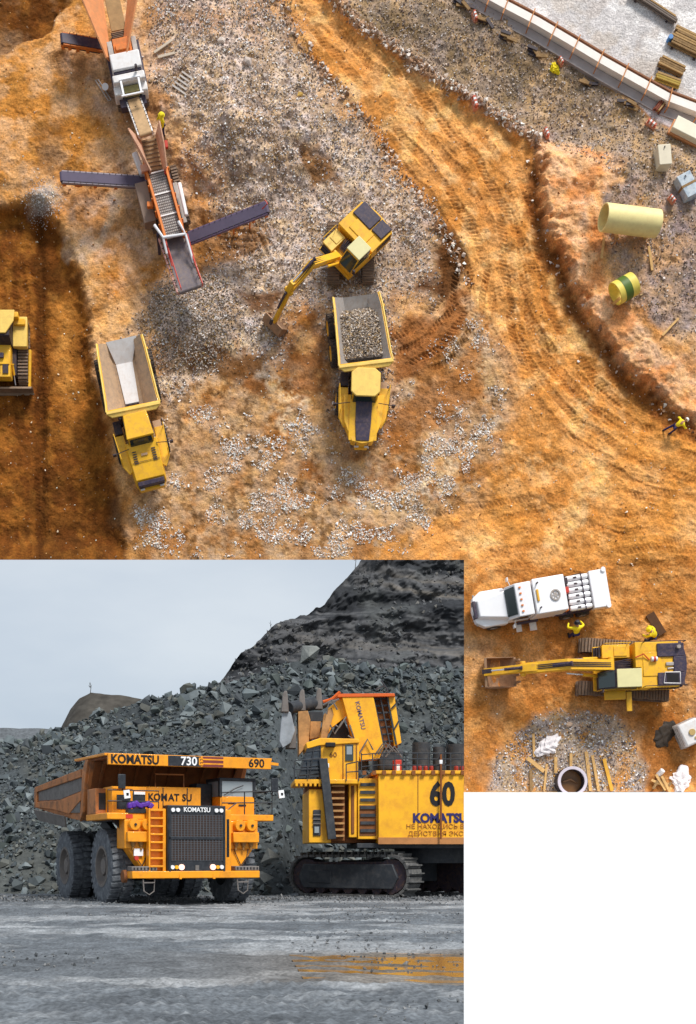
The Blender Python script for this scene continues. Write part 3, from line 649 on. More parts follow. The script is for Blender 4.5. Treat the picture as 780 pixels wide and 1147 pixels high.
# ---------------- articulated dump trucks
def dump_truck(hinge, hb, hf, label, white_liner, hood_dark):
    root = site_thing('dump_truck', hinge, label, 'dump truck', 'articulated dump trucks on the dig site', heading=hb); root.scale = root.scale*1.04
    Mf = Matrix.Rotation(hf-hb, 4, 'Z')
    # rear frame and dump body
    b = MB(); b.bx(-5.0,.1,-.45,.45,.95,1.35); b.cyl((-.1,0,.8),(-.1,0,1.5),.28); b.build('rear_frame', DARK, root, .02)
    for x in (-1.85,-3.5):
        for s_ in (1,-1): wheel(root, (x, s_*1.6, .88), .88, .6, side=s_)
    zt, zf = 2.75, 1.45
    BS = Matrix.Diagonal((.9,.88,1,1))
    def ring(x, wt, wb, z1, z0): return [(x,-wt,z1),(x,-wb,z0),(x,wb,z0),(x,wt,z1)]
    O = [ring(-5.35,1.68,1.0,2.35,2.05), ring(-4.3,1.74,.85,2.75,1.5), ring(-.75,1.90,.85,2.9,1.42), ring(-.18,1.96,1.2,3.05,2.3)]
    I_ = [[(x,(y*.93),z+(.10 if k in (1,2) else 0)) for k,(x,y,z) in enumerate(r)] for r in O]
    I_[3] = [(-.32,y*.93,z+(.1 if k in(1,2) else 0)) for k,(x,y,z) in enumerate(O[3])]
    I_[2] = [(-.95,y*.93,z+(.1 if k in(1,2) else 0)) for k,(x,y,z) in enumerate(O[2])]
    b = MB(); vs = [p for r in O for p in r]+[p for r in I_ for p in r]; fs = []
    for i in range(3):
        for k in range(3): fs.append((i*4+k,(i+1)*4+k,(i+1)*4+k+1,i*4+k+1)); 
        fs += [(i*4,16+i*4,16+(i+1)*4,(i+1)*4),(i*4+3,(i+1)*4+3,16+(i+1)*4+3,16+i*4+3)]
    fs += [(12,13,14,15),(0,1,17,16),(1,2,18,17),(2,3,19,18),(12,15,31,28)]
    b.add(vs, fs); b.mi = 1
    fi = []
    for i in range(3):
        for k in range(3): fi.append((16+i*4+k,16+i*4+k+1,16+(i+1)*4+k+1,16+(i+1)*4+k))
    fi.append((28,31,30,29)); o0 = len(b.f); b.f += fi; b.m += [1]*len(fi)
    b.xf(BS); body = b.build('dump_body', [YEL, GSTEEL if not white_liner else mat('tan body steel', lin(186,154,122), .6, var=.12, scale=1.6, dirt=lin(130,116,110), dirt_amt=.5)], root)
    b = MB()
    for s_ in (1,-1): b.tube([(-5.35,s_*1.68,2.37),(-4.3,s_*1.74,2.77),(-.75,s_*1.9,2.92),(-.2,s_*1.96,3.05)], .07, 6)
    b.beam((-.12,-1.96,3.0),(-.12,1.96,3.0),.2,.28)
    b.prism([(-.05,-1.96,3.1),(.22,-1.6,3.0),(.22,1.6,3.0),(-.05,1.96,3.1)], (0,0,-.12))
    b.xf(BS); b.build('body_lip', YPALE, body, .02)
    for s_ in (1,-1):
        b = MB()
        for x in (-1.3,-2.3,-3.3,-4.2): b.beam((x,s_*1.0,1.5),(x,s_*1.84,2.78),.12,.12)
        b.xf(BS); b.build('body_rib', YEL, body)
    if white_liner:
        b = MB(); b.plate([(-5.42,-.98,2.17),(-5.42,1.28,2.3),(-4.0,.62,1.60),(-4.0,-.6,1.60)], .05); b.xf(BS); b.build('tail_liner', WSTEEL, body)
        b = MB(); b.plate([(-3.97,-.6,1.62),(-3.97,.62,1.62),(-1.1,.5,1.58),(-1.1,-.5,1.58)], .05); b.xf(BS); b.build('floor_liner', WSTEEL, body)
        b = MB(); b.bx(-1.08,-.98,-.5,.5,1.56,1.66); b.xf(BS); b.build('liner_slot', DARK, body)
    else:
        pass
    b = MB(); b.tube([(-.4,-.5,1.3),(.2,-.35,1.6),(.6,-.3,1.5)], .05); b.tube([(-.4,.5,1.3),(.2,.35,1.6),(.6,.3,1.5)], .05); b.build('hitch_hose', DARK, root)
    # front unit
    def fb(b, name, m, par=root, bev=.03): b.xf(Mf); return b.build(name, m, par, bev)
    b = MB(); b.bx(.0,4.1,-.5,.5,.85,1.3); b.bx(.3,1.1,-.9,.9,1.0,1.35); fb(b, 'front_frame', DARK)
    for s_ in (1,-1):
        c = Mf @ Vector((1.5, s_*1.42, .88)); wheel(root, c, .88, .6, side=s_, ax=(Mf.to_3x3() @ Vector((0,1,0))))
    if hood_dark:
        b = MB(); b.prism([(1.5,-1.3,1.35),(1.5,1.3,1.35),(3.2,1.2,1.35),(4.45,.68,1.35),(4.6,0,1.35),(4.45,-.68,1.35),(3.2,-1.2,1.35)], (0,0,.75)); hood = fb(b, 'hood', YEL)
        b = MB(); b.plate([(1.75,-.52,2.35),(1.75,.52,2.35),(3.3,.5,2.22),(3.3,-.5,2.22)], .06); b.plate([(3.3,-.5,2.22),(3.3,.5,2.22),(4.42,.42,2.13),(4.42,-.42,2.13)], .05); fb(b, 'hood_panel', NAVY, hood, .02)
        b = MB(); b.side([(1.5,2.08),(4.4,2.08),(3.2,2.18),(1.6,2.32)], -.9, .9); fb(b, 'hood_top', YEL, hood, .02)
    else:
        b = MB(); b.hexa([Vector(p) for p in [(1.7,-1.25,1.35),(4.35,-.98,1.35),(4.35,.98,1.35),(1.7,1.25,1.35),(1.75,-1.0,2.42),(4.05,-.92,2.0),(4.05,.92,2.0),(1.75,1.0,2.42)]]); hood = fb(b, 'hood', YEL)
        b = MB(); b.box((2.6,0,2.30),(.14,.4,.05)); fb(b, 'hood_badge', DUSTY, hood, 0)
        for y in (-.62,.62):
            b = MB()
            for i in range(6): b.box((2.35+.14*i,y,2.345-.026*i),(.06,.26,.03))
            fb(b, 'hood_vent', DARK, hood, 0)
        b = MB(); b.box((3.0,0,2.24),(.02,1.8,.03)); fb(b, 'hood_seam', DARK, hood, 0)
    b = MB(); gx_ = 4.42 if not hood_dark else 4.5; hw_ = .85 if not hood_dark else .42
    b.prism([(gx_-.25,-hw_,1.5),(gx_+.02,-hw_,1.45),(gx_+.02,hw_,1.45),(gx_-.25,hw_,1.5)], (0,0,.55)); g = fb(b, 'grille', NAVY)
    b = MB(); b.prism([(gx_-.4,-hw_*1.15,.95),(gx_+.15,-hw_*.95,.95),(gx_+.15,hw_*.95,.95),(gx_-.4,hw_*1.15,.95)], (0,0,.45)); fb(b, 'bumper', YEL)
    for s_ in (1,-1):
        b = MB(); b.box((gx_+.1, s_*hw_*.75, 1.5),(.1,.28,.16)); fb(b, 'headlight', WSTEEL)
        b = MB(); b.prism([(.95,s_*1.0,1.72),(.95,s_*1.62,1.72),(2.9,s_*1.55,1.72),(3.5,s_*1.2,1.6),(3.3,s_*.9,1.7),(2.0,s_*.98,1.8)], (0,0,.14)); b.box((1.0,s_*1.32,1.35),(.12,.55,.8)); fb(b, 'fender', YEL)
        b = MB(); b.tube([(1.0,s_*1.6,1.86),(1.0,s_*1.6,2.6),(2.6,s_*1.5,2.5),(2.9,s_*1.5,1.8)], .03); fb(b, 'handrail', YEL, bev=0)
        b = MB(); b.tube([(2.1,s_*.9,2.4),(2.3,s_*1.75,2.6)], .025); b.box((2.3,s_*1.85,2.5),(.08,.22,.4)); fb(b, 'mirror', DARK, bev=0)
    for i in range(3):
        b = MB(); b.box((.8-.0*i,1.45,.5+.35*i),(.5,.4,.05)); fb(b, 'step', DARK, bev=0)
    # cab
    b = MB(); cw = .80; b.side([(.35,1.35),(1.9,1.35),(2.0,2.2),(1.72,3.0),(.4,3.0)], -cw, cw); cabo = fb(b, 'cab', YEL)
    b = MB(); 
    if hood_dark: b.prism([(.15,-.55,3.0),(.15,.55,3.0),(.45,.92,3.0),(1.65,.92,3.0),(1.95,.6,3.0),(1.95,-.6,3.0),(1.65,-.92,3.0),(.45,-.92,3.0)], (0,0,.14))
    else: b.prism([(.2,-.75,3.0),(.2,.75,3.0),(1.75,.88,3.0),(1.75,-.88,3.0)], (0,0,.14))
    fb(b, 'cab_roof', YPALE if hood_dark else YEL, cabo, .05)
    b = MB(); b.plate([(2.03,-cw+.08,2.25),(2.03,cw-.08,2.25),(1.77,cw-.1,2.93),(1.77,-cw+.1,2.93)], .04); fb(b, 'windscreen', GLS, cabo, 0)
    for s_ in (1,-1):
        b = MB(); b.plate([(.5,s_*(cw+.015),2.1),(1.9,s_*(cw+.015),2.2),(1.68,s_*(cw+.015),2.9),(.5,s_*(cw+.015),2.9)], .03); fb(b, 'side_window', GLS, cabo, 0)
    b = MB(); b.cyl((.2,-.95,1.4),(.2,-.95,2.9),.12); b.bx(.05,.9,-1.5,-1.0,1.35,2.0); fb(b, 'exhaust', DARK, bev=.02)
    b = MB(); b.bx(.5,1.3,.98,1.5,1.2,1.75); fb(b, 'tank', DUSTY, bev=.03)
    return root
tA = dump_truck(G(154, 478), math.radians(-78.4), math.radians(-76), 'yellow dump truck with empty tan body and pale floor liner, on the pit edge', True, False)
tB = dump_truck(G(405, 430), math.radians(-83), math.radians(-92), 'yellow dump truck loaded with grey gravel, parked below the excavator on gravel', False, True)
# its load
lx, ly = np.meshgrid(np.linspace(-4.3,-.75,40), np.linspace(-1.66,1.66,34)); 
lz = 2.42+.35*np.exp(-((lx+2.4)/1.3)**2-(ly/.9)**2)-.55*sstep(-3.5,-4.4,lx)+(fbm(lx*10, ly*10, 4, 3, 3)-.5)*.3-.1*sstep(1.2,1.62,abs(ly))
m_load = mat('gravel load', lin(156,140,128), .9, var=.3, scale=6, bump=.8)
idx = np.arange(40*34).reshape(34,40); Fl = np.stack([idx[:-1,:-1], idx[:-1,1:], idx[1:,1:], idx[1:,:-1]], -1).reshape(-1,4)
ld = mesh_np('gravel_load', np.stack([lx,ly,lz], -1).reshape(-1,3), Fl, m_load); ld.matrix_world = tB.matrix_world.copy()
tag(ld, 'heap of grey gravel lying in the bed of the loaded dump truck', 'gravel')
n = 3400; X = RNG.uniform(-4.2,-.85,n); Y = RNG.uniform(-1.6,1.6,n)
Z = 2.42+.35*np.exp(-((X+2.4)/1.3)**2-(Y/.9)**2)-.55*sstep(-3.5,-4.4,X)-.1*sstep(1.2,1.62,abs(Y))+.05
pal = np.array([C(*p) for p in [(196,180,164),(156,140,126),(220,208,196),(128,110,94),(184,156,116)]])
o = scatter('load_stones', np.stack([X,Y,Z],1), RNG.uniform(.07,.2,n), pal[RNG.integers(0,5,n)]*RNG.uniform(.7,1.2,(n,1)), rv, m_stone); o.matrix_world = tB.matrix_world.copy()
tag(o, 'crushed stones on top of the load in the dump truck bed', 'stones', kind='stuff')

# ---------------- bulldozer (partly out of the picture)
BD = G(8, 400); rt = site_thing('bulldozer', BD, 'yellow bulldozer with wide grey blade in the dark pit, cut by the left picture edge', 'bulldozer', heading=math.radians(-90)); rt.scale = rt.scale*1.1
for s_ in (1,-1): track(rt, -1.9, 1.9, s_*1.15, .62, .95)
b = MB(); b.bx(-1.7,1.6,-.8,.8,.7,1.2); b.build('chassis', DARK, rt, .03)
b = MB(); b.bx(-.1,1.95,-.55,.55,1.1,1.85); b.bx(.3,1.2,-.5,.5,1.85,1.92); hd = b.build('hood', YEL, rt, .04)
b = MB(); b.bx(.55,.85,-.16,.16,1.92,2.1); b.build('exhaust', NAVY, rt, .02)
b = MB(); b.bx(1.2,1.75,-.42,-.08,1.85,1.93); b.bx(1.2,1.75,.08,.42,1.85,1.93); b.build('radiator_opening', DARK, hd)
for s_ in (1,-1):
    b = MB(); b.bx(-1.9,-.05,s_*.62 if s_>0 else -1.5,1.5 if s_>0 else -.62,1.0,1.5); b.build('fender', YPALE, rt, .04)
    b = MB(); b.bx(-1.7,-1.3,s_*1.06-.35,s_*1.06+.35,1.5,1.72); b.build('tool_box', YEL, rt, .04)
    b = MB(); b.beam((-.2,s_*1.55,.55),(2.1,s_*1.5,.45),.16,.28); b.build('push_arm', YEL, rt, .02)
    ram(rt, (1.1,s_*.62,1.5), .5, (2.1,s_*.7,.9), .07)
b = MB(); b.side([(-1.35,1.2),(-.05,1.2),(.0,1.9),(-.25,2.7),(-1.3,2.7)], -.62, .62); cb = b.build('cab', DARK, rt, .03)
b = MB(); b.prism([(-1.75,-.95,2.7),(-1.75,.95,2.7),(-1.1,.9,2.7),(-.35,.42,2.7),(-.35,-.42,2.7),(-1.1,-.9,2.7)], (0,0,.12)); b.build('cab_roof', YPALE, cb, .03)
b = MB(); b.bx(-1.95,-1.6,-1.05,1.05,1.5,2.1); b.build('rear_tank', YEL, rt, .05)
b = MB(); prof = [(2.35,.02),(2.22,.25),(2.14,.55),(2.18,.9),(2.34,1.2)]
b.side(prof+[(x+.09,z) for x,z in prof[::-1]], -1.72, 1.72); b.side([(2.30,.0),(2.45,-.02),(2.45,.12),(2.34,.2)], -1.74, 1.74); b.build('blade', mat('blade steel', lin(150,126,104), .5,.4,var=.2,scale=2), rt, .01)

# ---------------- crusher and screen
def beltline(root, A, B, w, name, edge_m, side_h=.22, belt=BELT):
    A = Vector(A); B = Vector(B); d = (B-A).normalized(); sd = d.cross(Vector((0,0,1))).normalized(); up = sd.cross(d)
    b = MB()
    for s_ in (1,-1): b.beam(A+sd*s_*w/2-up*.15, B+sd*s_*w/2-up*.15, .09, side_h)
    n = max(3, int((B-A).length/.7))
    for i in range(n+1):
        p = A.lerp(B, i/n); b.beam(p-sd*w/2-up*.3, p+sd*w/2-up*.3, .07, .07)
    fr = b.build(name, edge_m, root)
    b = MB(); b.beam(A-up*.02, B-up*.02, w*.86, .05, up); b.cyl(B-sd*w*.42-up*.14, B+sd*w*.42-up*.14, .15); b.cyl(A-sd*w*.42-up*.14, A+sd*w*.42-up*.14, .15)
    b.build('belt', belt, fr)
    if w < .8:
        MB().beam(A.lerp(B,.03)-up*.42, B-up*.42, w*.62, .45, up).build('lower_frame', DARK, fr)
        for t in (.35,.6,.8,.97): MB().beam(A.lerp(B,t)-up*.5-sd*w*.45, A.lerp(B,t)-up*.5+sd*w*.45, .22, .4).build('bracket', ORG, fr, .02)
    for s_ in (1,-1):
        b = MB()
        for i in range(1, n*2): p = A.lerp(B, i/n/2); b.beam(p+sd*s_*w*.42+up*.03, p+sd*s_*w*.52+up*.04, .05, .03)
        b.build('roller', DARK, fr)
    return fr
rel = lambda base: lambda px, py, h: S(px, py, base.z+h)-base
CRB = G(144, 92); r1 = site_thing('rock_crusher', CRB, 'mobile rock crusher with white engine covers, orange hopper wings and one side conveyor', 'crusher'); c = rel(CRB)
dirn = (c(147,105,1.5)-c(125,0,1.5)).normalized(); hd_ = math.atan2(dirn.y, dirn.x); Rz = Matrix.Rotation(hd_, 4, 'Z') @ Matrix.Diagonal((.76,1,1,1))
for s_ in (1,-1): track(r1, -2.6, 2.6, s_*.85, .45, .75, M=Rz, pitch=.2)
b = MB(); b.bx(-3.2,3.0,-.62,.62,.75,1.1); b.xf(Rz); b.build('chassis', NAVY, r1, .02)
def loc(x, y, z): return Rz @ Vector((x,y,z))
def lb(name, m, boxes, bev=.03, par=None):
    b = MB()
    for q_ in boxes: b.bx(*q_)
    b.xf(Rz); return b.build(name, m, par or r1, bev)
lb('side_platform', NAVY, [(-2.2,2.6,-1.15,-.85,1.5,1.6)]); lb('side_platform', NAVY, [(-2.2,1.6,.85,1.15,1.5,1.6)])
lb('crusher_housing', ORG, [(-1.85,-.55,-.62,.58,1.1,2.55)]); lb('flywheel_guard', GSTEEL, [(-1.75,-.45,-1.0,-.66,1.2,2.5)]); lb('flywheel_guard', GSTEEL, [(-1.8,-.5,.62,.95,1.2,2.5)])
b = MB(); b.bx(-1.2,-.7,-.5,.45,2.55,2.66); b.xf(Rz); b.build('crusher_motor', ORG, r1, .04)
lb('engine_cover', WSTEEL, [(-.42,1.05,-1.0,.98,1.1,2.75)], .08); lb('cover_gap', NAVY, [(1.06,1.28,-.95,.9,1.1,2.6)])
lb('rear_cover', WSTEEL, [(1.3,2.0,-1.1,1.05,1.1,2.6)], .08); lb('corner_tank', WSTEEL, [(1.95,2.75,-1.15,-.65,1.1,2.2)], .08); lb('corner_tank', WSTEEL, [(1.95,2.75,.62,1.08,1.1,2.2)], .08)
b = MB(); 
for s_ in (-.6,.58): b.beam((1.8,s_,2.62),(3.35,s_,2.7),.13,.13)
b.beam((3.3,-.75,2.7),(3.3,.72,2.7),.13,.13); b.beam((1.85,-.7,2.66),(1.85,.7,2.66),.13,.13); b.xf(Rz); b.build('lifting_frame', WPURE, r1, .01)
lb('screen_box', mat('dusty mesh', lin(150,140,90), .7, var=.2, scale=4), [(2.1,2.7,-.5,.5,1.5,2.2)]); lb('rear_deck', NAVY, [(2.75,3.5,-.9,.85,1.1,1.7)])
b = MB(); b.cyl(loc(1.3,.55,2.7), loc(1.3,.55,3.2), .09); b.build('exhaust', DARK, r1)
# hopper with flared wings
hw = [(-2.2,.55,1.9)]
for s_ in (1, -1):
    pts_ = [c(141,62,1.9), c(138,64,2.9), c(150,-25,3.8), c(162,-25,3.6), c(148,48,2.7)] if s_ > 0 else [c(121,66,1.9), c(125,58,2.7), c(109,-25,3.8), c(84,-25,3.6), c(112,38,3.0), c(115,58,2.4)]
    pts_ = [c(137,64,1.9), c(142,62,2.7), c(158,-25,3.8), c(146,-25,2.2)] if s_ > 0 else [c(124,66,1.9), c(119,64,2.7), c(82,-25,3.8), c(112,-25,2.2)]
    b = MB(); b.plate(pts_, .1)
    for i in range(5):
        t = i/4; b.beam(pts_[0].lerp(pts_[3], t)-Vector((0,0,.3)), pts_[1].lerp(pts_[2], t), .1, .1)
    b.build('hopper_wing', mat('hopper orange', lin(228,150,96), .55, var=.14, scale=1.3, dirt=lin(190,140,100), dirt_amt=.5), r1, .01)
lb('feeder', DARK, [(-3.1,-1.9,-.55,.55,1.6,1.75)]); lb('feeder_pan', mat('dusty feeder', lin(170,136,92), .8, var=.2, scale=2), [(-8.2,-3.1,-.5,.5,1.75,1.85)])
b = MB()
for i in range(8): b.box((-3.0+.14*i,0,1.79),(.05,1.0,.05))
b.xf(Rz); b.build('grizzly_bars', TRK, r1)
beltline(r1, c(116,50,1.2), c(71,42,2.3), .75, 'side_conveyor', ORG, belt=NAVY)
beltline(r1, c(145,98,1.3), c(163,148,2.9), .95, 'discharge_conveyor', WSTEEL, belt=mat('dusty belt', lin(186,152,112), .85, var=.2, scale=3))
b = MB(); b.tube([c(150,108,.2), c(152,120,2.0)], .05); b.tube([c(160,105,.2), c(162,118,2.0)], .05); b.build('conveyor_strut', DARK, r1)
b = MB(); b.tube([c(107,90,.08), c(122,113,.5)], .05); b.tube([c(110,89,.08), c(125,112,.5)], .05)
for i in range(6): t = i/5; b.beam(c(107+15*t,90+23*t,.08+.42*t), c(110+15*t,89+23*t,.08+.42*t), .04, .04)
b.build('ladder', GSTEEL, r1)
b = MB(); b.cyl(c(118,97,.3), c(118,97,1.2), .22); b.build('work_lamp', WPURE, r1)

SCB = G(183, 220); r2 = site_thing('screening_plant', SCB, 'long orange screening plant with a mesh deck, pink-dusted hopper and two side conveyors', 'screening plant'); c = rel(SCB)
dirn = (c(206,318,1.5)-c(165,165,1.5)).normalized(); hd2 = math.atan2(dirn.y, dirn.x); Rz = Matrix.Rotation(hd2, 4, 'Z')
for s_ in (1,-1): track(r2, -1.6, 2.4, s_*1.1, .42, .7, M=Rz, pitch=.2)
def L2(x, y, z): return Rz @ Vector((x,y,z))
b = MB(); b.bx(-3.2,3.2,-.75,.75,.75,1.15); b.xf(Rz); b.build('chassis', DARK, r2, .02)
for s_, pts in ((1, [c(181,148,2.0), c(186,188,2.0), c(186,186,3.1), c(181,132,3.9), c(176,150,3.3)]), (-1, [c(156,160,1.9), c(168,194,2.0), c(168,192,3.0), c(146,144,3.6)])):
    pts_ = [c(175,152,1.9), c(184,194,1.9), c(187,186,2.9), c(184,160,3.6), c(179,136,3.7)] if s_ > 0 else [c(158,158,1.9), c(168,196,1.9), c(169,190,2.9), c(158,168,3.2), c(144,144,3.4)]
    b = MB(); b.plate(pts_, .08)
    for i in (0,1): b.beam(pts_[i], pts_[[4,2][i]], .09, .09)
    b.build('hopper_wing', mat('pink dusted plate', lin(222,172,142), .7, var=.14, scale=1.4, dirt=lin(180,120,80), dirt_amt=.5), r2)
b = MB(); b.plate([c(157,158,1.75), c(177,154,1.75), c(185,196,1.6), c(169,197,1.6)], .08); hp = b.build('hopper_floor', mat('dusty hopper floor', lin(176,142,104), .85, var=.18, scale=3), r2)
b = MB()
for i in range(8): t = i/8; b.beam(c(158+11*t,160+36*t,1.83-.15*t), c(177+7*t,156+38*t,1.83-.15*t), .04, .04)
b.build('floor_bars', TRK, hp)
# orange main frame and mesh deck
DA, DB = c(176,194,2.1), c(196,266,3.0); 
d = (DB-DA).normalized(); sd = d.cross(Vector((0,0,1))).normalized(); up = sd.cross(d)
for s_, m_ in ((1,ORG),(-1,ORG)):
    b = MB(); b.beam(DA-sd*s_*.66-d*.9-up*.05, DB-sd*s_*.62+up*.05, .16, .75)
    for i in range(6): b.beam(DA.lerp(DB,i/5)-sd*s_*.78-up*.3, DA.lerp(DB,i/5)-sd*s_*.78+up*.3, .1, .1, up=sd)
    b.build('side_frame', m_, r2, .02)
b = MB(); b.beam(DA, DB, 1.08, .06, up); dk_ = b.build('screen_deck', GSTEEL, r2)
b = MB(); LN = (DB-DA).length
for i in range(26): b.beam(DA+d*LN*i/25-sd*.53+up*.05, DA+d*LN*i/25+sd*.53+up*.05, .035, .04, up)
for i in range(9): b.beam(DA+sd*(-.5+i*.125)+up*.06, DB+sd*(-.5+i*.125)+up*.06, .03, .04, up)
b.build('screen_wire', mat('screen wire', lin(120,108,104), .6, .3, var=.15), dk_)
b = MB()
for t in (.33, .66, .0): b.beam(DA+d*LN*t-sd*.56+up*.1, DA+d*LN*t+sd*.56+up*.1, .09, .06, up)
b.build('cross_bar', WSTEEL, dk_)
b = MB(); P0, P1, P2_, P3 = c(173,252,3.4), c(183,266,3.4), c(208,262,3.4), c(200,248,3.4)
b.tube([P0,P1,P2_,P3], .1, 8); b.tube([P1, c(187,284,3.0)], .08); b.tube([P2_, c(217,294,3.0)], .08); b.build('white_frame', WPURE, r2)
beltline(r2, c(192,262,2.4), c(213,322,2.9), 1.75, 'main_conveyor', mat('pink rail', lin(214,160,150), .5, var=.1), belt=BELT)
b = MB()
for s_ in (1,-1):
    b.tube([c(184,266,3.0) if s_<0 else c(210,262,3.0), c(193,298,2.9) if s_<0 else c(219,295,2.9)], .05)
    p = [c(186,272,2.6), c(203,325,3.0)] if s_ < 0 else [c(208,268,2.6), c(227,320,3.0)]
    b.tube([q_+Vector((0,0,.35)) for q_ in p], .04, 5)
    for i in range(5): b.tube([p[0].lerp(p[1],i/4), p[0].lerp(p[1],i/4)+Vector((0,0,.35))], .035, 5)
b.build('guard_rail', RED, r2)
beltline(r2, c(163,203,1.2), c(70,197,2.6), .72, 'side_conveyor', mat('grey rail', lin(150,138,146), .55, var=.1), belt=mat('violet belt', lin(88,78,98), .7, var=.12))
beltline(r2, c(212,266,1.1), c(298,232,2.8), .78, 'side_conveyor', mat('violet rail', lin(110,92,120), .55, var=.1), belt=mat('violet belt', lin(88,78,98), .7, var=.12))
for (a_, b_) in (((84,204,.1),(90,198,2.2)), ((100,205,.1),(104,199,2.0)), ((262,262,.1),(262,248,2.0)), ((280,256,.1),(280,241,2.3))):
    o = MB().beam(c(*a_), c(*b_), .1, .1).build('conveyor_leg', ORG, r2)
b = MB(); b.beam(c(84,206,.9), c(92,206,.9), .3, .3); b.build('idler_guard', ORG, r2, .03)
b = MB(); b.tube([c(294,234,2.9), c(300,228,3.4), c(297,224,3.3)], .04); b.build('end_hook', RED, r2)
def sb(name, m, a_, b_, w, h, bev=.03): return MB().beam(c(*a_), c(*b_), w, h).build(name, m, r2, bev)
sb('power_pack', mat('brown grey panel', lin(146,122,106), .6, var=.15), (158,208,1.3), (169,252,1.3), .8, .9)
sb('walkway', GSTEEL, (194,205,1.0), (206,250,1.0), .5, .08); sb('white_fender', WPURE, (201,205,1.7), (209,242,1.7), .26, .3, .08); sb('white_cover', WSTEEL, (151,172,1.6), (160,196,1.6), .4, .5, .1)
sb('control_box', ORG, (165,230,2.2), (172,230,2.2), .35, .35); sb('control_box', ORG, (192,222,2.2), (193,229,2.2), .3, .35); sb('control_box', mat('pink box', lin(224,160,130), .6), (158,190,2.4), (166,188,2.4), .45, .3)
sb('rear_leg', DARK, (170,255,.1), (178,246,1.6), .14, .14, 0); sb('rear_leg', NAVY, (179,284,.1), (177,262,1.6), .2, .3, .02); sb('rear_leg', DARK, (188,270,.2), (188,262,2), .14, .14, 0)
sb('feed_motor', RED, (186,190,2.2), (187,196,2.2), .25, .3); sb('feed_motor', RED, (186,158,2.0), (187,166,2.0), .2, .25)

# ---------------- white service truck
WT = G(596, 677); rw = site_thing('service_truck', WT, 'white service truck with round roof fan and a row of tanks, beside the large excavator', 'truck', heading=math.radians(189.5)); rw.scale = (S0*.92, S0*1.05, S0)
for x in (-3.4,-2.2,3.2):
    for s_ in (1,-1): wheel(rw, (x, s_*1.05, .5), .5, .34 if x > 0 else .6, rimc=GSTEEL, side=s_, lugs=14, n=20)
b = MB(); b.bx(-4.7,4.1,-.45,.45,.6,.9); b.build('chassis', DARK, rw, .02)
b = MB(); b.prism([(2.3,-1.15,.7),(4.0,-1.15,.7),(4.6,-.8,.7),(4.75,0,.7),(4.6,.8,.7),(4.0,1.15,.7),(2.3,1.15,.7)], (0,0,.65)); b.hexa([Vector(p) for p in [(2.3,-.95,1.35),(4.55,-.62,1.35),(4.55,.62,1.35),(2.3,.95,1.35),(2.3,-.85,1.95),(4.35,-.5,1.75),(4.35,.5,1.75),(2.3,.85,1.95)]]); b.build('hood', WPURE, rw, .06)
b = MB(); b.box((4.62,0,1.35),(.16,1.1,.7)); b.build('grille', NAVY, rw, .02)
for s_ in (1,-1): MB().box((4.5,s_*.85,1.2),(.12,.3,.2)).build('headlight', GSTEEL, rw, .02)
b = MB(); b.side([(.7,.7),(2.3,.7),(2.35,1.95),(1.8,2.75),(.7,2.85)], -1.05, 1.05); cbw = b.build('cab', WPURE, rw, .05)
b = MB(); b.plate([(2.41,-.85,1.98),(2.41,.85,1.98),(1.90,.88,2.72),(1.90,-.88,2.72)], .04); b.build('windscreen', GLS, cbw)
for s_ in (1,-1): b = MB(); b.plate([(.95,s_*1.062,1.8),(2.1,s_*1.062,1.8),(1.75,s_*1.062,2.6),(.95,s_*1.062,2.6)], .03); b.build('side_window', GLS, cbw)
for i in range(5): MB().box((1.5,-.75+i*.375,2.82),(.14,.1,.08)).build('roof_light', ORG, cbw)
b = MB(); b.bx(-1.7,.6,-1.12,1.12,.9,2.95); slp = b.build('sleeper_box', WPURE, rw, .06)
b = MB(); b.pipe((-.9,.1,2.95),(-.9,.1,3.03),.36,.27); b.cyl((-.9,.1,2.95),(-.9,.1,2.99),.12); 
for i in range(6): a = i*PI/3; b.beam((-.9,.1,2.975),(-.9+.3*math.cos(a),.1+.3*math.sin(a),2.975),.09,.02)
b.build('roof_fan', GSTEEL, slp)
MB().box((.35,-.05,3.0),(.16,.75,.12)).build('beacon_bar', mat('amber beacon', lin(236,178,60), .4), slp, .03)
for s_ in (.75,-.8): MB().cyl((.3,s_,2.95),(.3,s_,3.25),.05).build('antenna', DARK, slp)
b = MB(); b.bx(-2.0,-1.75,-.9,-.5,.9,2.75); b.build('exhaust_stack', DARK, rw, .03)
MB().bx(-2.05,-1.75,-.35,.05,1.9,2.6).build('hose_reel', RED, rw, .05); MB().bx(-1.95,-1.75,.8,1.1,1.7,2.2).build('hose_reel', ORG, rw, .05)
for i in range(6):
    y = -.95+i*.38; b = MB(); b.lathe((-2.15,y,1.75),(-1,0,0),[(.02,0),(.15,.03),(.175,.15),(.175,1.45),(.15,1.6),(.02,1.64)],14); t_ = b.build('gas_tank', WPURE, rw); MB().box((-2.8,y,1.94),(.22,.1,.06)).build('tank_valve', DARK, t_)
b = MB(); b.bx(-3.85,-2.1,-1.15,1.15,1.35,1.55); b.bx(-3.3,-3.25,-1.15,1.15,1.5,1.98); b.build('tank_rack', NAVY, rw, .01)
b = MB(); b.bx(-5.1,-3.85,-1.2,1.2,1.2,1.95); b.build('rear_body', WPURE, rw, .05)
for s_ in (1,-1): MB().cyl((-4.9,s_*1.15,1.6),(-4.9,s_*1.15,2.05),.16).build('corner_post', WPURE, rw)
b = MB(); b.bx(-5.13,-5.1,-1.1,1.1,.8,1.6); b.build('tail_panel', NAVY, rw)
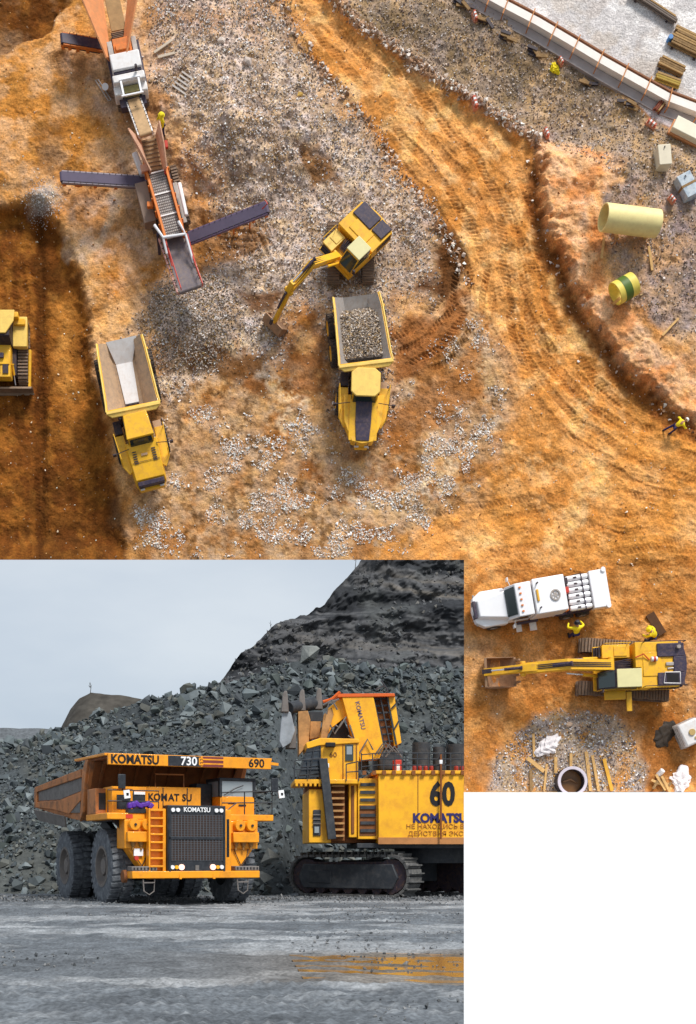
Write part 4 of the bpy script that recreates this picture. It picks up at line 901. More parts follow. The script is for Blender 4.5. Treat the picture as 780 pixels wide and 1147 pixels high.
MB().bx(.1,.6,1.14,1.75,.5,.62).build('step', WSTEEL, rw, .01); MB().bx(1.2,1.6,1.1,1.7,.5,.62).build('step', WSTEEL, rw, .01); MB().bx(-.0,1.5,1.1,1.25,.4,.9).build('fuel_tank', NAVY, rw, .03)
for s_ in (1,-1): b = MB(); b.tube([(1.9,s_*1.05,2.0),(2.1,s_*1.45,2.1)], .03); b.box((2.1,s_*1.5,2.0),(.1,.22,.45)); b.build('mirror', WSTEEL, rw)
MB().bx(-3.8,-1.2,1.05,1.18,1.0,1.3).build('side_rail', NAVY, rw)

# ---------------- people
def person(base, heading, label, joints, helmet, jacket=HIV, legs_m=NVC):
    """skinned body with clothing children; joints in metres"""
    r = site_thing('person', base, label, 'person', heading=heading); r.scale = r.scale*1.3
    J_ = dict(hip=(0,0,.92), waist=(0,0,1.08), chest=(0,0,1.34), neck=(0,0,1.50), head=(0,0,1.64), lsh=(0,.19,1.42), lel=(.05,.27,1.15), lha=(.2,.24,.92), rsh=(0,-.19,1.42), rel=(.05,-.27,1.15), rha=(.2,-.24,.92),
              lhp=(0,.10,.9), lkn=(.03,.11,.48), lan=(0,.12,.08), lto=(.15,.13,.05), rhp=(0,-.10,.9), rkn=(.03,-.11,.48), ran=(0,-.12,.08), rto=(.15,-.13,.05)); J_.update(joints)
    def skin(name, nodes, edges, m, par, root):
        me = bpy.data.meshes.new(name); bm = bmesh.new(); sl = bm.verts.layers.skin.verify(); vd = {}
        for k, rad in nodes: v = bm.verts.new(J_[k]); v[sl].radius = (rad, rad*.85); v[sl].use_root = (k == root); vd[k] = v
        for a, b_ in edges: bm.edges.new((vd[a], vd[b_]))
        bm.to_mesh(me); bm.free(); me.materials.append(m); o = bpy.data.objects.new(name, me); COL.objects.link(o); o.parent = par
        o.modifiers.new('skin', 'SKIN').use_smooth_shade = True; s = o.modifiers.new('sub', 'SUBSURF'); s.levels = 1; s.render_levels = 1; return o
    torso = [('hip','waist'),('waist','chest'),('chest','neck'),('chest','lsh'),('lsh','lel'),('lel','lha'),('chest','rsh'),('rsh','rel'),('rel','rha')]
    legs = [('hip','lhp'),('lhp','lkn'),('lkn','lan'),('lan','lto'),('hip','rhp'),('rhp','rkn'),('rkn','ran'),('ran','rto')]
    skin('body', [('hip',.13),('waist',.12),('chest',.14),('neck',.06),('head',.10),('lsh',.06),('lel',.045),('lha',.04),('rsh',.06),('rel',.045),('rha',.04),('lhp',.09),('lkn',.06),('lan',.045),('lto',.04),('rhp',.09),('rkn',.06),('ran',.045),('rto',.04)], torso+[('neck','head')]+legs, SKIN, r, 'hip')
    skin('jacket', [('hip',.16),('waist',.155),('chest',.18),('neck',.075),('lsh',.085),('lel',.07),('lha',.05),('rsh',.085),('rel',.07),('rha',.05)], torso, jacket, r, 'chest')
    skin('trousers', [('hip',.14),('lhp',.115),('lkn',.085),('lan',.065),('rhp',.115),('rkn',.085),('ran',.065)], [e for e in legs if e[1] not in ('lto','rto')], legs_m, r, 'hip')
    for s_ in 'lr': MB().beam(Vector(J_[s_+'an'])-Vector((.06,0,.0)), Vector(J_[s_+'to'])+Vector((.06,0,0)), .11, .11).build('boot', BOOT, r, .03)
    h = Vector(J_['head']); u_ = (h-Vector(J_['neck'])).normalized()
    b = MB(); b.lathe(h+u_*.0, u_, [(.17,.02),(.14,.035),(.135,.09),(.10,.15),(.03,.17)], 16); b.build('helmet', helmet, r)
    return r
WH = mat('white helmet', lin(240,240,236), .4, var=.02)
person(G(183,150), math.radians(200), 'worker in yellow jacket standing beside the hopper of the screening plant', {}, HIV)
person(G(640,713), math.radians(100), 'worker in yellow jacket and dark cap stooping beside the white truck', {'waist':(.08,0,1.02),'chest':(.24,0,1.22),'neck':(.36,0,1.32),'head':(.44,0,1.42),'lsh':(.24,.24,1.27),'rsh':(.24,-.24,1.27),'lel':(.34,.42,1.08),'rel':(.34,-.42,1.08),'lha':(.6,.3,.98),'rha':(.6,-.3,.98)}, mat('dark cap', lin(40,40,48), .6))
person(G(727,716), math.radians(150), 'worker in yellow jacket bending beside the dark plank and excavator track', {'waist':(.06,0,1.05),'chest':(.28,0,1.22),'neck':(.4,0,1.30),'head':(.5,0,1.36),'lsh':(.28,.19,1.25),'rsh':(.28,-.19,1.25),'lel':(.4,.3,1.05),'rel':(.4,-.3,1.05),'lha':(.6,.25,.95),'rha':(.6,-.25,.95)}, HIV)
person(G(752,482), math.radians(25), 'worker in yellow jacket and navy trousers bending over at the foot of the berm',
       {'hip':(0,0,.80),'waist':(.14,0,.92),'chest':(.42,0,1.02),'neck':(.58,0,1.05),'head':(.70,.02,1.06),'lsh':(.42,.22,1.03),'rsh':(.42,-.2,1.03),'lel':(.40,.45,.85),'rel':(.5,-.42,.85),'lha':(.65,.4,.6),'rha':(.7,-.4,.6),'lhp':(-.02,.1,.78),'rhp':(-.02,-.1,.78),'lkn':(-.2,.16,.5),'rkn':(.05,-.14,.45),'lan':(-.52,.2,.1),'ran':(-.28,-.16,.1),'lto':(-.4,.22,.05),'rto':(-.12,-.16,.05)}, WH).scale = (S0*1.02, S0*1.02, S0*1.02)

# ---------------- pipes, blocks, timber and litter
CREAM = mat('cream pipe', lin(252,228,158), .5, var=.05, scale=1.5, dirt=lin(206,170,120), dirt_amt=.25)
GRN = mat('green pipe band', lin(84,110,40), .5, var=.08)
def single(name, b, m, base, label, cat, group=None, bev=0.):
    """a thing of one mesh built in site coordinates about its base"""
    base = Vector(base); o = b.build(name, m, None, bev, M=Matrix.Translation(-base)); return top(o, WALL @ Matrix.Translation(base), label, cat, group)
g = G(702, 262); r_ = .88
a_, c_ = G(667,257,0), G(730,259,0); b = MB(); b.pipe(Vector((a_.x,a_.y-.1,g.z+r_+.75)), Vector((c_.x,c_.y-.05,g.z+r_+.2)), r_, r_-.1, 40)
pp = site_thing('large_pipe', g, 'large cream pipe lying on two timbers above the gravel', 'pipe'); b.build('pipe_shell', CREAM, pp, .02, M=Matrix.Translation(-g))
g = G(700, 330); ps = site_thing('pipe_section', g, 'short yellow pipe section with a dark green band', 'pipe')
A_ = S(684,325,g.z+.9)-g; B_ = S(713,318,g.z+.9)-g; A_ = S(688,330,g.z+.85)-g; B_ = S(711,317,g.z+.85)-g; dd = (A_-B_).normalized(); mid = (A_+B_)/2; A_ = mid+dd*.72; B_ = mid-dd*.72
b = MB(); b.pipe(A_, B_, .78, .69, 36); b.build('pipe_shell', mat('olive yellow pipe', lin(236,212,96), .5, var=.1), ps, .02)
b = MB(); b.pipe(mid-dd*.26+dd*.05, mid+dd*.26+dd*.05, .795, .70, 36); b.build('band', GRN, ps)
def plank(p, q_, w=.16, h=.1, m=WOOD, label='', cat='plank', group=None, lift=.14):
    a, c = G(*p), G(*q_); a.z += lift; c.z += lift; base = (a+c)/2; b = MB(); b.beam(a, c, w, h); return single('plank', b, m, base, label, cat, group)
GP = 'planks lying around the pipes'
plank((676,268),(673,291),.16,label='short upright plank on the gravel below the left end of the large pipe',group=GP)
plank((726,277),(730,304),.16,label='plank lying below the right end of the large pipe',group=GP)
plank((687,256),(691,268),.2,.16,label='timber bearer poking out under the left part of the large pipe',group=GP)
plank((717,256),(723,269),.2,.16,label='timber bearer poking out under the right part of the large pipe',group=GP)
plank((741,377),(759,358),.13,label='thin slanting plank alone on the gravel right of the pipe section',group=GP)
plank((686,342),(694,335),.2,.14,label='small wooden chock under the banded pipe section',group=GP)
GM = 'planks around the manhole'
for p, q_, w, lb_, m_ in [((598,848),(597,822),.16,'short plank beside the white sheet above the manhole',WOOD), ((590,849),(609,864),.26,'wide slanting board left of the manhole',WOOD), ((595,886),(594,862),.2,'upright plank at the far left of the manhole planks',OWOOD),
        ((609,886),(612,856),.14,'narrow pale plank just left of the manhole',WOOD), ((622,866),(622,848),.2,'short plank above the manhole, left one of two',WOOD), ((639,866),(639,844),.18,'short plank above the manhole, right one of two',WOOD),
        ((661,886),(656,842),.22,'long plank next to the right of the manhole',WOOD), ((670,886),(663,846),.18,'long plank second to the right of the manhole',WOOD), ((685,886),(676,850),.22,'ochre plank at the far right of the manhole planks',mat('ochre board', lin(220,164,60), .8, var=.15))]:
    plank(p, q_, w, .1, m_, lb_, group=GM)
plank((727,688),(741,711),.62,.12, mat('dark board', lin(84,52,24), .8, var=.2, scale=3),'wide dark board leaning out from behind the large excavator', lift=.15)
# manhole
g = G(637, 876); mh = site_thing('manhole_ring', g, 'black and white manhole ring standing in the gravel patch', 'manhole')
b = MB(); b.pipe((0,0,-.2),(0,0,.95),.98,.80, 36); b.build('shaft', mat('black plastic', lin(46,38,44), .5, var=.15), mh)
b = MB(); b.pipe((0,0,.95),(0,0,1.06),1.0,.80, 36); b.build('rim', mat('pale rim', lin(206,196,206), .6, var=.06), mh, .02)
b = MB(); b.cyl((0,0,.25),(0,0,.3),.79); b.tube([(-.5,0,.4),(0,.15,.5),(.5,-.1,.4)], .05); b.build('shaft_floor', mat('brown water', lin(110,74,40), .3, var=.2), mh)
def crumple(name, g, w, h, hh, m, label, cat, seed):
    r = random.Random(seed); bm = bmesh.new(); bmesh.ops.create_icosphere(bm, subdivisions=4, radius=1)
    for v in bm.verts:
        p = v.co; n_ = math.sin(p.x*7+seed)*math.cos(p.y*9+seed*2)*.18+math.sin(p.z*11+p.x*13)*.10+r.uniform(-.03,.03); p *= 1+n_
        p.x *= w/2*(1+.3*math.sin(p.y*3+seed)); p.y *= h/2; p.z = max(p.z*hh, -.05)
    me = bpy.data.meshes.new(name); bm.to_mesh(me); bm.free(); me.materials.append(m); o = bpy.data.objects.new(name, me); COL.objects.link(o)
    return top(o, WALL @ Matrix.Translation(g) @ Matrix.Rotation(seed*.7, 4, 'Z'), label, cat)
SHEET = mat('white sheeting', lin(232,224,224), .6, var=.08, scale=2)
crumple('plastic_sheet', G(614,836), 1.6, 1.1, .35, SHEET, 'crumpled white plastic sheet on the gravel above the manhole planks', 'plastic sheet', 1)
crumple('plastic_sheet', G(762,873), 1.5, 1.3, .4, SHEET, 'crumpled white plastic bag beside the rubbish in the lower right corner', 'plastic bag', 2)
crumple('yellow_tarpaulin', G(621,78), .75, .6, .3, HIV, 'small yellow tarpaulin bundle on the path beside the concrete kerb', 'tarpaulin', 3)
g = G(768, 822); tk = site_thing('water_tank', g, 'white cube tank with a round lid beside a black spill', 'tank', heading=math.radians(-65))
b = MB(); b.bx(-.8,.8,-.7,.7,.1,1.2); b.build('tank_body', WSTEEL, tk, .12); b = MB(); b.cyl((0,0,1.2),(0,0,1.3),.22); b.cyl((.45,.1,1.2),(.45,.1,1.28),.1); b.build('lid', mat('tan lid', lin(190,160,100), .6), tk, .01)
b = MB()
for z in (.35,.6,.85): b.tube([(-.83,-.73,z),(.83,-.73,z),(.83,.73,z),(-.83,.73,z),(-.83,-.73,z)], .025, 5)
b.bx(-.85,.85,-.75,.75,0,.1); b.build('cage', GSTEEL, tk)
crumple('black_rubbish', G(744,822), 1.5, 1.8, .1, mat('black film', lin(50,38,26), .6, var=.2), 'flat black rubbish left of the white cube tank', 'rubbish', 4)
g = G(742,878); rb = site_thing('rubbish_heap', g, 'heap of boards and dark rags in the lower right corner of the brown yard', 'rubbish')
for i in range(7):
    a = i*1.3; MB().beam((.7*math.cos(a)-.2,.5*math.sin(a),.1+.05*i), (-.6*math.cos(a*1.3),-.7*math.sin(a),.12+.04*i), .16, .05).build('board', [WOOD,OWOOD][i%2], rb)
MB().cyl((-.3,.6,.1),(-.1,.9,.4),.18).build('bucket', WSTEEL, rb)
# concrete blocks
def block(px, py, w, l, h, rot, m, label, strap=None):
    g = G(px, py); t = site_thing('concrete_block', g, label, 'block', heading=math.radians(rot)); b = MB(); b.bx(-w/2,w/2,-l/2,l/2,-.1,h); b.build('block_body', m, t, .04)
    if strap: MB().bx(-w/2-.02,w/2+.02,-.08,.08,-.1,h+.02).build('strap', strap, t); 
    MB().tube([(0,l*.3,h-.02),(0,l*.3,h+.1),(0,l*.36,h+.1),(0,l*.36,h-.02)], .03).build('lifting_eye', DARK, t)
    return t
block(740,181,.85,1.35,.9,5,mat('cream block', lin(226,214,190), .8, var=.08),'cream concrete block alone on the gravel bank'); block(767,213,1.0,1.6,.8,28,mat('grey blue block', lin(196,204,210), .7, var=.12, dirt=lin(90,120,150), dirt_amt=.6),'grey and blue block with a strap at the right edge above the large pipe',OWOOD)
g = G(768,152); bx_ = site_thing('site_box', g, 'long white-topped box on an orange base beside the kerb, right edge', 'box', heading=math.radians(-27))
MB().bx(-1.1,1.6,-.45,.45,.3,.85).build('box_lid', mat('cream lid', lin(240,230,206), .6, var=.05), bx_, .04); MB().bx(-1.2,1.7,-.55,.5,-.1,.3).build('box_base', mat('orange base', lin(206,140,90), .7, var=.12), bx_, .03)
# kerb and its braces
KERB = [(500,-40),(538,-2),(560,10),(600,31),(634,51),(672,74),(711,96),(745,115),(790,132),(850,150)]
kp = [G(x, y) for x, y in KERB]
def ribbon(pts, off, w, z0, z1):
    b = MB(); n_ = len(pts); vs = []
    for i, p in enumerate(pts):
        d = (pts[min(i+1,n_-1)]-pts[max(i-1,0)]); d.z = 0; d.normalize(); s_ = Vector((-d.y,d.x,0))
        for o_, z in ((off-w/2,z0),(off+w/2,z0),(off+w/2,z1),(off-w/2,z1)): q_ = p+s_*o_; vs.append(Vector((q_.x,q_.y,z)))
    fs = [(i*4+k,(i+1)*4+k,(i+1)*4+(k+1)%4,i*4+(k+1)%4) for i in range(n_-1) for k in range(4)]+[(0,1,2,3),((n_-1)*4+3,(n_-1)*4+2,(n_-1)*4+1,(n_-1)*4)]
    return b.add(vs, fs)
single('concrete_kerb', ribbon(kp, 0, .52, -.1, .75), mat('white kerb', lin(244,236,228), .8, var=.06, scale=2), kp[4], 'curved white concrete kerb wall bounding the pale concrete yard', 'kerb')
single('kerb_footing', ribbon(kp, -.62, .62, -.1, .22), mat('grey footing', lin(170,160,158), .85, var=.12, scale=2), kp[4], 'low grey concrete footing running along the outside of the white kerb', 'footing')
single('rusty_rail', ribbon(kp, .42, .1, .5, .8), mat('rusty brown', lin(150,100,70), .8, var=.2), kp[4], 'thin rusty rail running along the yard side of the white kerb', 'rail')
MB_ = None
first = None
for i in range(12):
    t = .08+i*.078; L_ = t*(len(kp)-1); k = int(L_); p = kp[k].lerp(kp[k+1], L_-k); d = (kp[k+1]-kp[k]); d.z = 0; d.normalize(); s_ = Vector((-d.y,d.x,0))
    M_ = WALL @ Matrix.Translation(p) @ Matrix.Rotation(math.atan2(s_.y, s_.x)+.12, 4, 'Z')
    if first is None:
        b = MB(); b.beam((-.75,0,.82),(.55,0,.82),.07,.07); b.beam((-.72,0,0),(-.72,0,.85),.07,.07); b.beam((.5,0,0),(.5,0,.85),.07,.07); first = o = b.build('formwork_brace', mat('orange brace', lin(200,130,70), .7, var=.15)); 
    else: o = first.copy(); COL.objects.link(o)
    top(o, M_, 'orange timber brace clamped across the white kerb wall, %s from the top of the row' % ['first','second','third','fourth','fifth','sixth','seventh','eighth','ninth','tenth','eleventh','twelfth'][i], 'brace', 'braces across the white kerb')
def stack(px, py, n_, L_, rot, label, m=OWOOD, gap=.16):
    g = G(px, py); t = site_thing('timber_stack', g, label, 'timber stack', 'timber stacks in the concrete yard', heading=math.radians(rot)); r = random.Random(int(px))
    for s_ in (-.35,.35): MB().bx(s_*L_-.08,s_*L_+.08,-n_*gap*.55,n_*gap*.55,0,.14).build('bearer', DARK, t)
    for lay in range(2):
        for i in range(n_-lay): y = (i-(n_-lay-1)/2)*gap+r.uniform(-.02,.02); l = L_*r.uniform(.85,1.05); MB().bx(-l/2,l/2,y-gap*.38,y+gap*.38,.15+lay*.16,.29+lay*.16).build('board', [m,mat('mid timber', lin(176,140,92), .85, var=.2, scale=3)][r.random()<.4], t)
stack(770,50,9,2.4,-26,'largest stack of dark timber at the right edge of the concrete yard'); stack(751,77,5,1.9,-26,'middle timber stack with tan boards in the concrete yard'); stack(747,92,4,1.8,-20,'loose low stack of ochre boards, lowest in the concrete yard', mat('ochre timber', lin(180,150,70), .85, var=.2))
stack(739,120,4,1.1,52,'small red-brown pallet leaning beside the kerb footing', mat('red brown timber', lin(130,66,44), .8, var=.2), .13)
g = G(723,-6); stack(731,10,4,3.6,-33,'long thin dark bundle of bars at the top of the concrete yard', mat('dark bars', lin(120,106,96), .8), .13)
MB_b = MB(); gb = G(749,46); MB_b.cyl(gb, gb+Vector((0,0,.5)), .16); single('blue_drum', MB_b, mat('blue drum', lin(70,130,190), .5), gb, 'small blue drum beside the largest timber stack', 'drum')
def marker(px, py, label, rot=0, sz=1.0):
    sz *= .72
    g = G(px, py); t = site_thing('striped_barrier', g, label, 'barrier', 'striped red and white barriers', heading=rot)
    for i in range(5): MB().bx(-.12*sz,.12*sz,(-.5+i*.2)*sz,(-.31+i*.2)*sz,.27,.6).build('stripe', [mat('faded red', lin(206,104,80), .7, var=.15),WSTEEL][i%2], t)
    MB().bx(-.2*sz,.2*sz,-.55*sz,.55*sz,-.05,.28).build('barrier_base', mat('barrier base', lin(220,150,120), .7), t)
marker(531,22,'striped barrier highest up on the grey strip outside the kerb',.3,.8); marker(627,72,'striped barrier beside the small yellow tarpaulin',.5,.6); marker(531,118,'striped barrier on the rubble ridge above the haul road bend',.3); marker(611,152,'striped barrier at the head of the berm',.4,.8); marker(728,142,'striped barrier left of the long white-topped box',.9,.9); marker(751,226,'faded striped barrier on gravel just below left of the grey and blue block',.7,.7)
def debris(px, py, w, rot, label, m=None):
    g = G(px, py); t = site_thing('debris_pile', g, label, 'debris', 'dark debris along the kerb path', heading=math.radians(rot)); r = random.Random(int(px*3))
    for i in range(6): x = r.uniform(-w/2,w/2); MB().beam((x-.35,r.uniform(-.2,.2),.08+.05*i),(x+.35,r.uniform(-.2,.2),.1+.05*i),.2,.1).build('scrap', [DARK,OWOOD][i%2] if not m else m, t)
debris(519,8,1.0,-30,'dark scrap highest on the path outside the kerb'); debris(544,27,1.0,-30,'flat dark scrap between striped barrier and second scrap heap'); debris(569,43,1.1,-25,'dark scrap heap with loose boards left of the yellow tarpaulin'); debris(600,62,.9,-35,'brownish scrap heap just left of the yellow tarpaulin'); debris(659,95,1.1,-25,'dark scrap heap midway between tarpaulin and red pallet'); debris(704,118,1.2,-20,'dark scrap heap left of the small red-brown pallet')
g = G(208,96); pl = site_thing('broken_pallet', g, 'broken pallet littered with pale rubble near the crusher', 'pallet', heading=math.radians(-35))
for i in range(5): MB().bx(-.7,.7,-.6+i*.28,-.48+i*.28,.1,.16).build('slat', GSTEEL, pl)
for i in range(3): MB().bx(-.6+i*.55,-.5+i*.55,-.65,.65,0,.1).build('bearer', OWOOD, pl)
for (x, y, a, l, lb_) in [(183,53,35,1.5,'pale board frame lying above the broken pallet, upper piece'),(190,62,15,1.6,'pale beam lying between the crusher and the broken pallet')]:
    g = G(x,y); b = MB(); b.beam(g+Vector((-l/2*math.cos(math.radians(a)),-l/2*math.sin(math.radians(a)),.1)), g+Vector((l/2*math.cos(math.radians(a)),l/2*math.sin(math.radians(a)),.1)), .16, .12); single('beam', b, mat('pale beam', lin(206,190,170), .8), g, lb_, 'beam')
# singled-out boulders
rbv = rock_variants(6, 14, 9)
def boulder(px, py, s_, cl_, label, gr='pale boulders on the dig site'):
    V_, F_ = rbv[int(px) % 6]; g = G(px, py); o = mesh_np('boulder', V_*s_*np.array([1,.85,.7]), F_, mat('boulder %d %d %d' % cl_, lin(*cl_), .85, var=.15, scale=3), smooth=False); top(o, WALL @ Matrix.Translation(g+Vector((0,0,s_*.2))) @ Matrix.Rotation(px*.37, 4, 'Z'), label, 'boulder', gr)
boulder(277,71,.9,(186,170,160),'grey boulder topmost on the gravel mound right of the crusher'); boulder(296,88,.7,(176,160,148),'grey boulder at the upper right of the gravel mound'); boulder(336,107,.55,(196,158,80),'ochre boulder at the left edge of the haul road'); boulder(248,48,.7,(220,206,194),'whitish boulder below the top edge right of the crusher'); boulder(613,260,.6,(196,184,180),'grey boulder at the top of the berm cliff'); boulder(648,405,.28,(236,228,222),'small white stone alone on the haul road'); boulder(637,812,.6,(206,176,150),'tan boulder in the gravel patch above the manhole')
# ------------------------------------------------------------------ the quarry: ground, slopes, sky is the world
def Wp(px, py, d): return Vector(((px-PPX)/F*d, d, HC+(PPY-py)/F*d))
def profile(x, d, pts):                                     # ridge height from outline pixels at distance d
    xs = np.array([(p[0]-PPX)/F*d for p in pts]); zs = np.array([HC+(PPY-p[1])/F*d for p in pts]); return np.interp(x, xs, zs)
ry = [11.0]
while ry[-1] < 82: ry.append(ry[-1]*1.0062)
ry = np.array(ry); rx = np.linspace(-46, 50, 760); QX, QY = np.meshgrid(rx, ry)
sw = QX+(fbm(QX, QY, 14, 201, 3)-.5)*5
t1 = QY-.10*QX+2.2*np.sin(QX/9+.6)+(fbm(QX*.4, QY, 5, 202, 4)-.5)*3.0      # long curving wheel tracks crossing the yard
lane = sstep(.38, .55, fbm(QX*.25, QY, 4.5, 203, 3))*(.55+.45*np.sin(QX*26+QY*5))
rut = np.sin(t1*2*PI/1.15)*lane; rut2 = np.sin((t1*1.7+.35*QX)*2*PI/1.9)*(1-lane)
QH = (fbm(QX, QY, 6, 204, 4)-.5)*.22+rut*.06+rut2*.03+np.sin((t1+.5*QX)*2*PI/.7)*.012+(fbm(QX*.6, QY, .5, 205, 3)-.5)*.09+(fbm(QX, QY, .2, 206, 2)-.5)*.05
pud = np.exp(-(((QX-5.6)/4.4)**2))*sstep(19.0, 20.2, QY)*sstep(27.5, 25.4, QY)
pud = np.maximum(pud, np.exp(-(((QX-7)/4)**2))*sstep(19.6, 20.4, QY)*sstep(24.4, 23.2, QY)*1.25)
QH -= pud*(.085+.09*(fbm(QX*.5, QY, .9, 215, 4)-.3))
LQ = .155
qn = fbm(QX*.42, QY, 2.6, 210, 6, .68); qm = fbm(QX*.5, QY, .9, 211, 5, .7)
g0 = np.array([.118,.130,.143]); g1 = np.array([.29,.30,.31]); g2_ = np.array([.07,.077,.086])
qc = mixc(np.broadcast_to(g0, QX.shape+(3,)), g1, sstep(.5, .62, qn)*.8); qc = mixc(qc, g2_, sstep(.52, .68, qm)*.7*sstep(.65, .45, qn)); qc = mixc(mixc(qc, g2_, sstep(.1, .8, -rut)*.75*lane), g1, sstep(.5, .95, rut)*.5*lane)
qc = mixc(qc, np.array([.095,.10,.108]), sstep(52, 62, QY)*.45)
qc = mixc(qc, np.array([.15,.11,.07]), np.clip(pud*1.3, 0, 1)*.8)
qc = qc*(.5+1.0*fbm(QX*.8, QY, .45, 212, 4, .75)[..., None])
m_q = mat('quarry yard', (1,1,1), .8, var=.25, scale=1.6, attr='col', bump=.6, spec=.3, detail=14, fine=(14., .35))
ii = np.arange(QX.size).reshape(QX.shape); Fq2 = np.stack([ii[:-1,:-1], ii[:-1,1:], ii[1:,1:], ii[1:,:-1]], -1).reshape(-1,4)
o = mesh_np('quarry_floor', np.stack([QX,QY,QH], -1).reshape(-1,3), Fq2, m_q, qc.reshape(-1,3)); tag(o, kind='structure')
o = MB().box((0,0,-.6),(6000,6000,.2)).build('plain', mat('far ground', (.13,.135,.14), .85, var=.15, scale=.05)); tag(o, kind='structure')
# puddle: flat muddy water in the hollow, shovel's orange reflection tinted into its base
mw = bpy.data.materials.new('muddy water'); mw.use_nodes = True; p_ = mw.node_tree.nodes['Principled BSDF']; p_.inputs['Base Color'].default_value = (.30,.15,.035,1); p_.inputs['Roughness'].default_value = .13; p_.inputs['IOR'].default_value = 1.45; p_.inputs['Specular IOR Level'].default_value = .5
nzz = mw.node_tree.nodes.new('ShaderNodeTexNoise'); nzz.inputs['Scale'].default_value = 2.5; bb = mw.node_tree.nodes.new('ShaderNodeBump'); bb.inputs['Strength'].default_value = .12
mw.node_tree.links.new(nzz.outputs['Fac'], bb.inputs['Height']); mw.node_tree.links.new(bb.outputs[0], p_.inputs['Normal'])
lev = -.05
px_ = np.linspace(1.2, 11, 60); py_ = np.linspace(18.6, 28, 60); UX, UY = np.meshgrid(px_, py_); ii = np.arange(3600).reshape(60,60)
o = mesh_np('puddle', np.stack([UX,UY,np.full(UX.shape,lev)], -1).reshape(-1,3), np.stack([ii[:-1,:-1], ii[:-1,1:], ii[1:,1:], ii[1:,:-1]], -1).reshape(-1,4), mw); tag(o, kind='structure')

DGR = np.array([.050,.058,.062])
def slope(name, xs, dfun, zfun, nt, colf, seed, rough_amp, m):
    T = np.linspace(0, 1, nt); XX, TT = np.meshgrid(xs, T); D = dfun(XX, TT); Z = zfun(XX, TT, D)
    n_ = (fbm(XX, D+Z, 5, seed, 5, .6)-.5)*rough_amp*sstep(0, .08, TT); Z = Z+n_; D = D+(fbm(XX, Z, 3, seed+5, 4, .6)-.5)*rough_amp*sstep(0, .05, TT)
    V_ = np.stack([XX, D, Z], -1); ii = np.arange(XX.size).reshape(XX.shape)
    o = mesh_np(name, V_.reshape(-1,3), np.stack([ii[:-1,:-1], ii[:-1,1:], ii[1:,1:], ii[1:,:-1]], -1).reshape(-1,4), m, colf(XX, TT, D, Z).reshape(-1,3)); tag(o, kind='structure'); return V_
RIDGE = [(-200,834),(0,832),(40,824),(62,814),(95,804),(150,788),(200,777),(240,764),(262,759),(300,746),(345,738),(400,745),(460,748),(520,750),(700,754)]
toe = lambda X: np.interp(X, [-60,-10,2.8,4.5,40], [67,66.5,66,74,75])
m_sl = mat('rubble slope', (1,1,1), .9, var=.2, scale=.8, attr='col', bump=.9, spec=.25, detail=10, fine=(3., .3))
def slz(X, T, D): zr = profile(X, 88, RIDGE); return np.where(T < .82, zr*(T/.82)**.93, zr-(T-.82)*14)-.12
def slc(X, T, D, Z): k = fbm(X, Z, 3, 221, 4)[..., None]; return DGR*(.6+.9*k)+np.array([.012,.008,0])*sstep(.55, .7, fbm(X, Z, 6, 222, 3))[..., None]
SV = slope('rubble_slope', np.linspace(-34, 34, 420), lambda X, T: toe(X)+(88-toe(X))*np.minimum(T/.82, 1)+np.maximum(T-.82, 0)*60, slz, 240, slc, 231, 1.3, m_sl)
rv2 = rock_variants(12, 9, 21)
m_rk = mat('broken rock', (1,1,1), .78, var=.22, scale=1.5, attr='col', spec=.4)
def rocks(name, n, smin, smax, label, pw=3., tmin=0.0, tmax=.86, br=1.0):
    i = RNG.integers(int(SV.shape[0]*tmin), int(SV.shape[0]*tmax), n); j = RNG.integers(0, SV.shape[1], n); P = SV[i, j].copy(); P[:, 0] += RNG.uniform(-.1, .1, n)
    cl_ = fbm(P[:, 0], P[:, 2], 4, 241, 3); k = RNG.uniform(size=n) < sstep(.3, .55, cl_)*.8+.3; P = P[k]; n = len(P)
    sz = smin+(smax-smin)*RNG.uniform(size=n)**pw; P[:, 2] += sz*.12; P[:, 1] -= sz*.15
    c_ = np.array([[.07,.08,.085],[.10,.112,.115],[.055,.06,.065],[.15,.16,.16],[.085,.095,.088],[.12,.115,.10]])[RNG.integers(0, 6, n)]*RNG.uniform(.7, 1.3, (n, 1))*br*np.array([.84, .91, .94])
    o = scatter(name, P, sz, c_, rv2, m_rk, flat=(.45,.9)); return tag(o, label, 'rocks', kind='stuff')
rocks('slope_rubble', 70000, .08, .42, 'fine broken grey-green rock covering the slope behind both machines')
rocks('slope_rocks', 7500, .3, 1.15, 'larger broken rock slabs over the slope behind both machines', 2.8)
rocks('crest_rocks', 800, .4, 1.4, 'big blocks along the crest of the rubble slope', 2., .62, .84, 1.25)
rocks('toe_rocks', 900, .3, 1.1, 'blocks fallen at the foot of the rubble slope', 2., 0., .14, 1.1)
def qboulder(px, py, d, s_, sq, c_, label, seed):
    V_, F_ = rv2[seed % 12]; o = mesh_np('boulder', V_*s_*np.array([1,.8,sq]), F_, mat('quarry boulder %d' % seed, c_, .8, var=.2, scale=2, bump=.4), smooth=False); p = Wp(px, py, d)
    o.location = p; o.rotation_euler = (.3*seed % 1, .2, seed*.9); tag(o, label, 'boulder', 'boulders at the foot of the slope')
qboulder(301,958,64.8,1.5,.7,(.20,.21,.20),'large pale slab of rock leaning on the slope between truck and shovel',3)
qboulder(312,938,66.5,.9,.8,(.15,.16,.155),'smaller grey rock just above the large pale slab',5)
qboulder(296,983,64.2,1.2,.8,(.10,.11,.11),'dark squarish rock below the large pale slab',7)
qboulder(322,985,64.5,1.0,.8,(.07,.08,.085),'dark rock close to the left end of the shovel track',8)
qboulder(226,808,84,1.5,.8,(.21,.22,.21),'pale boulder high on the rubble slope above the truck canopy',2)
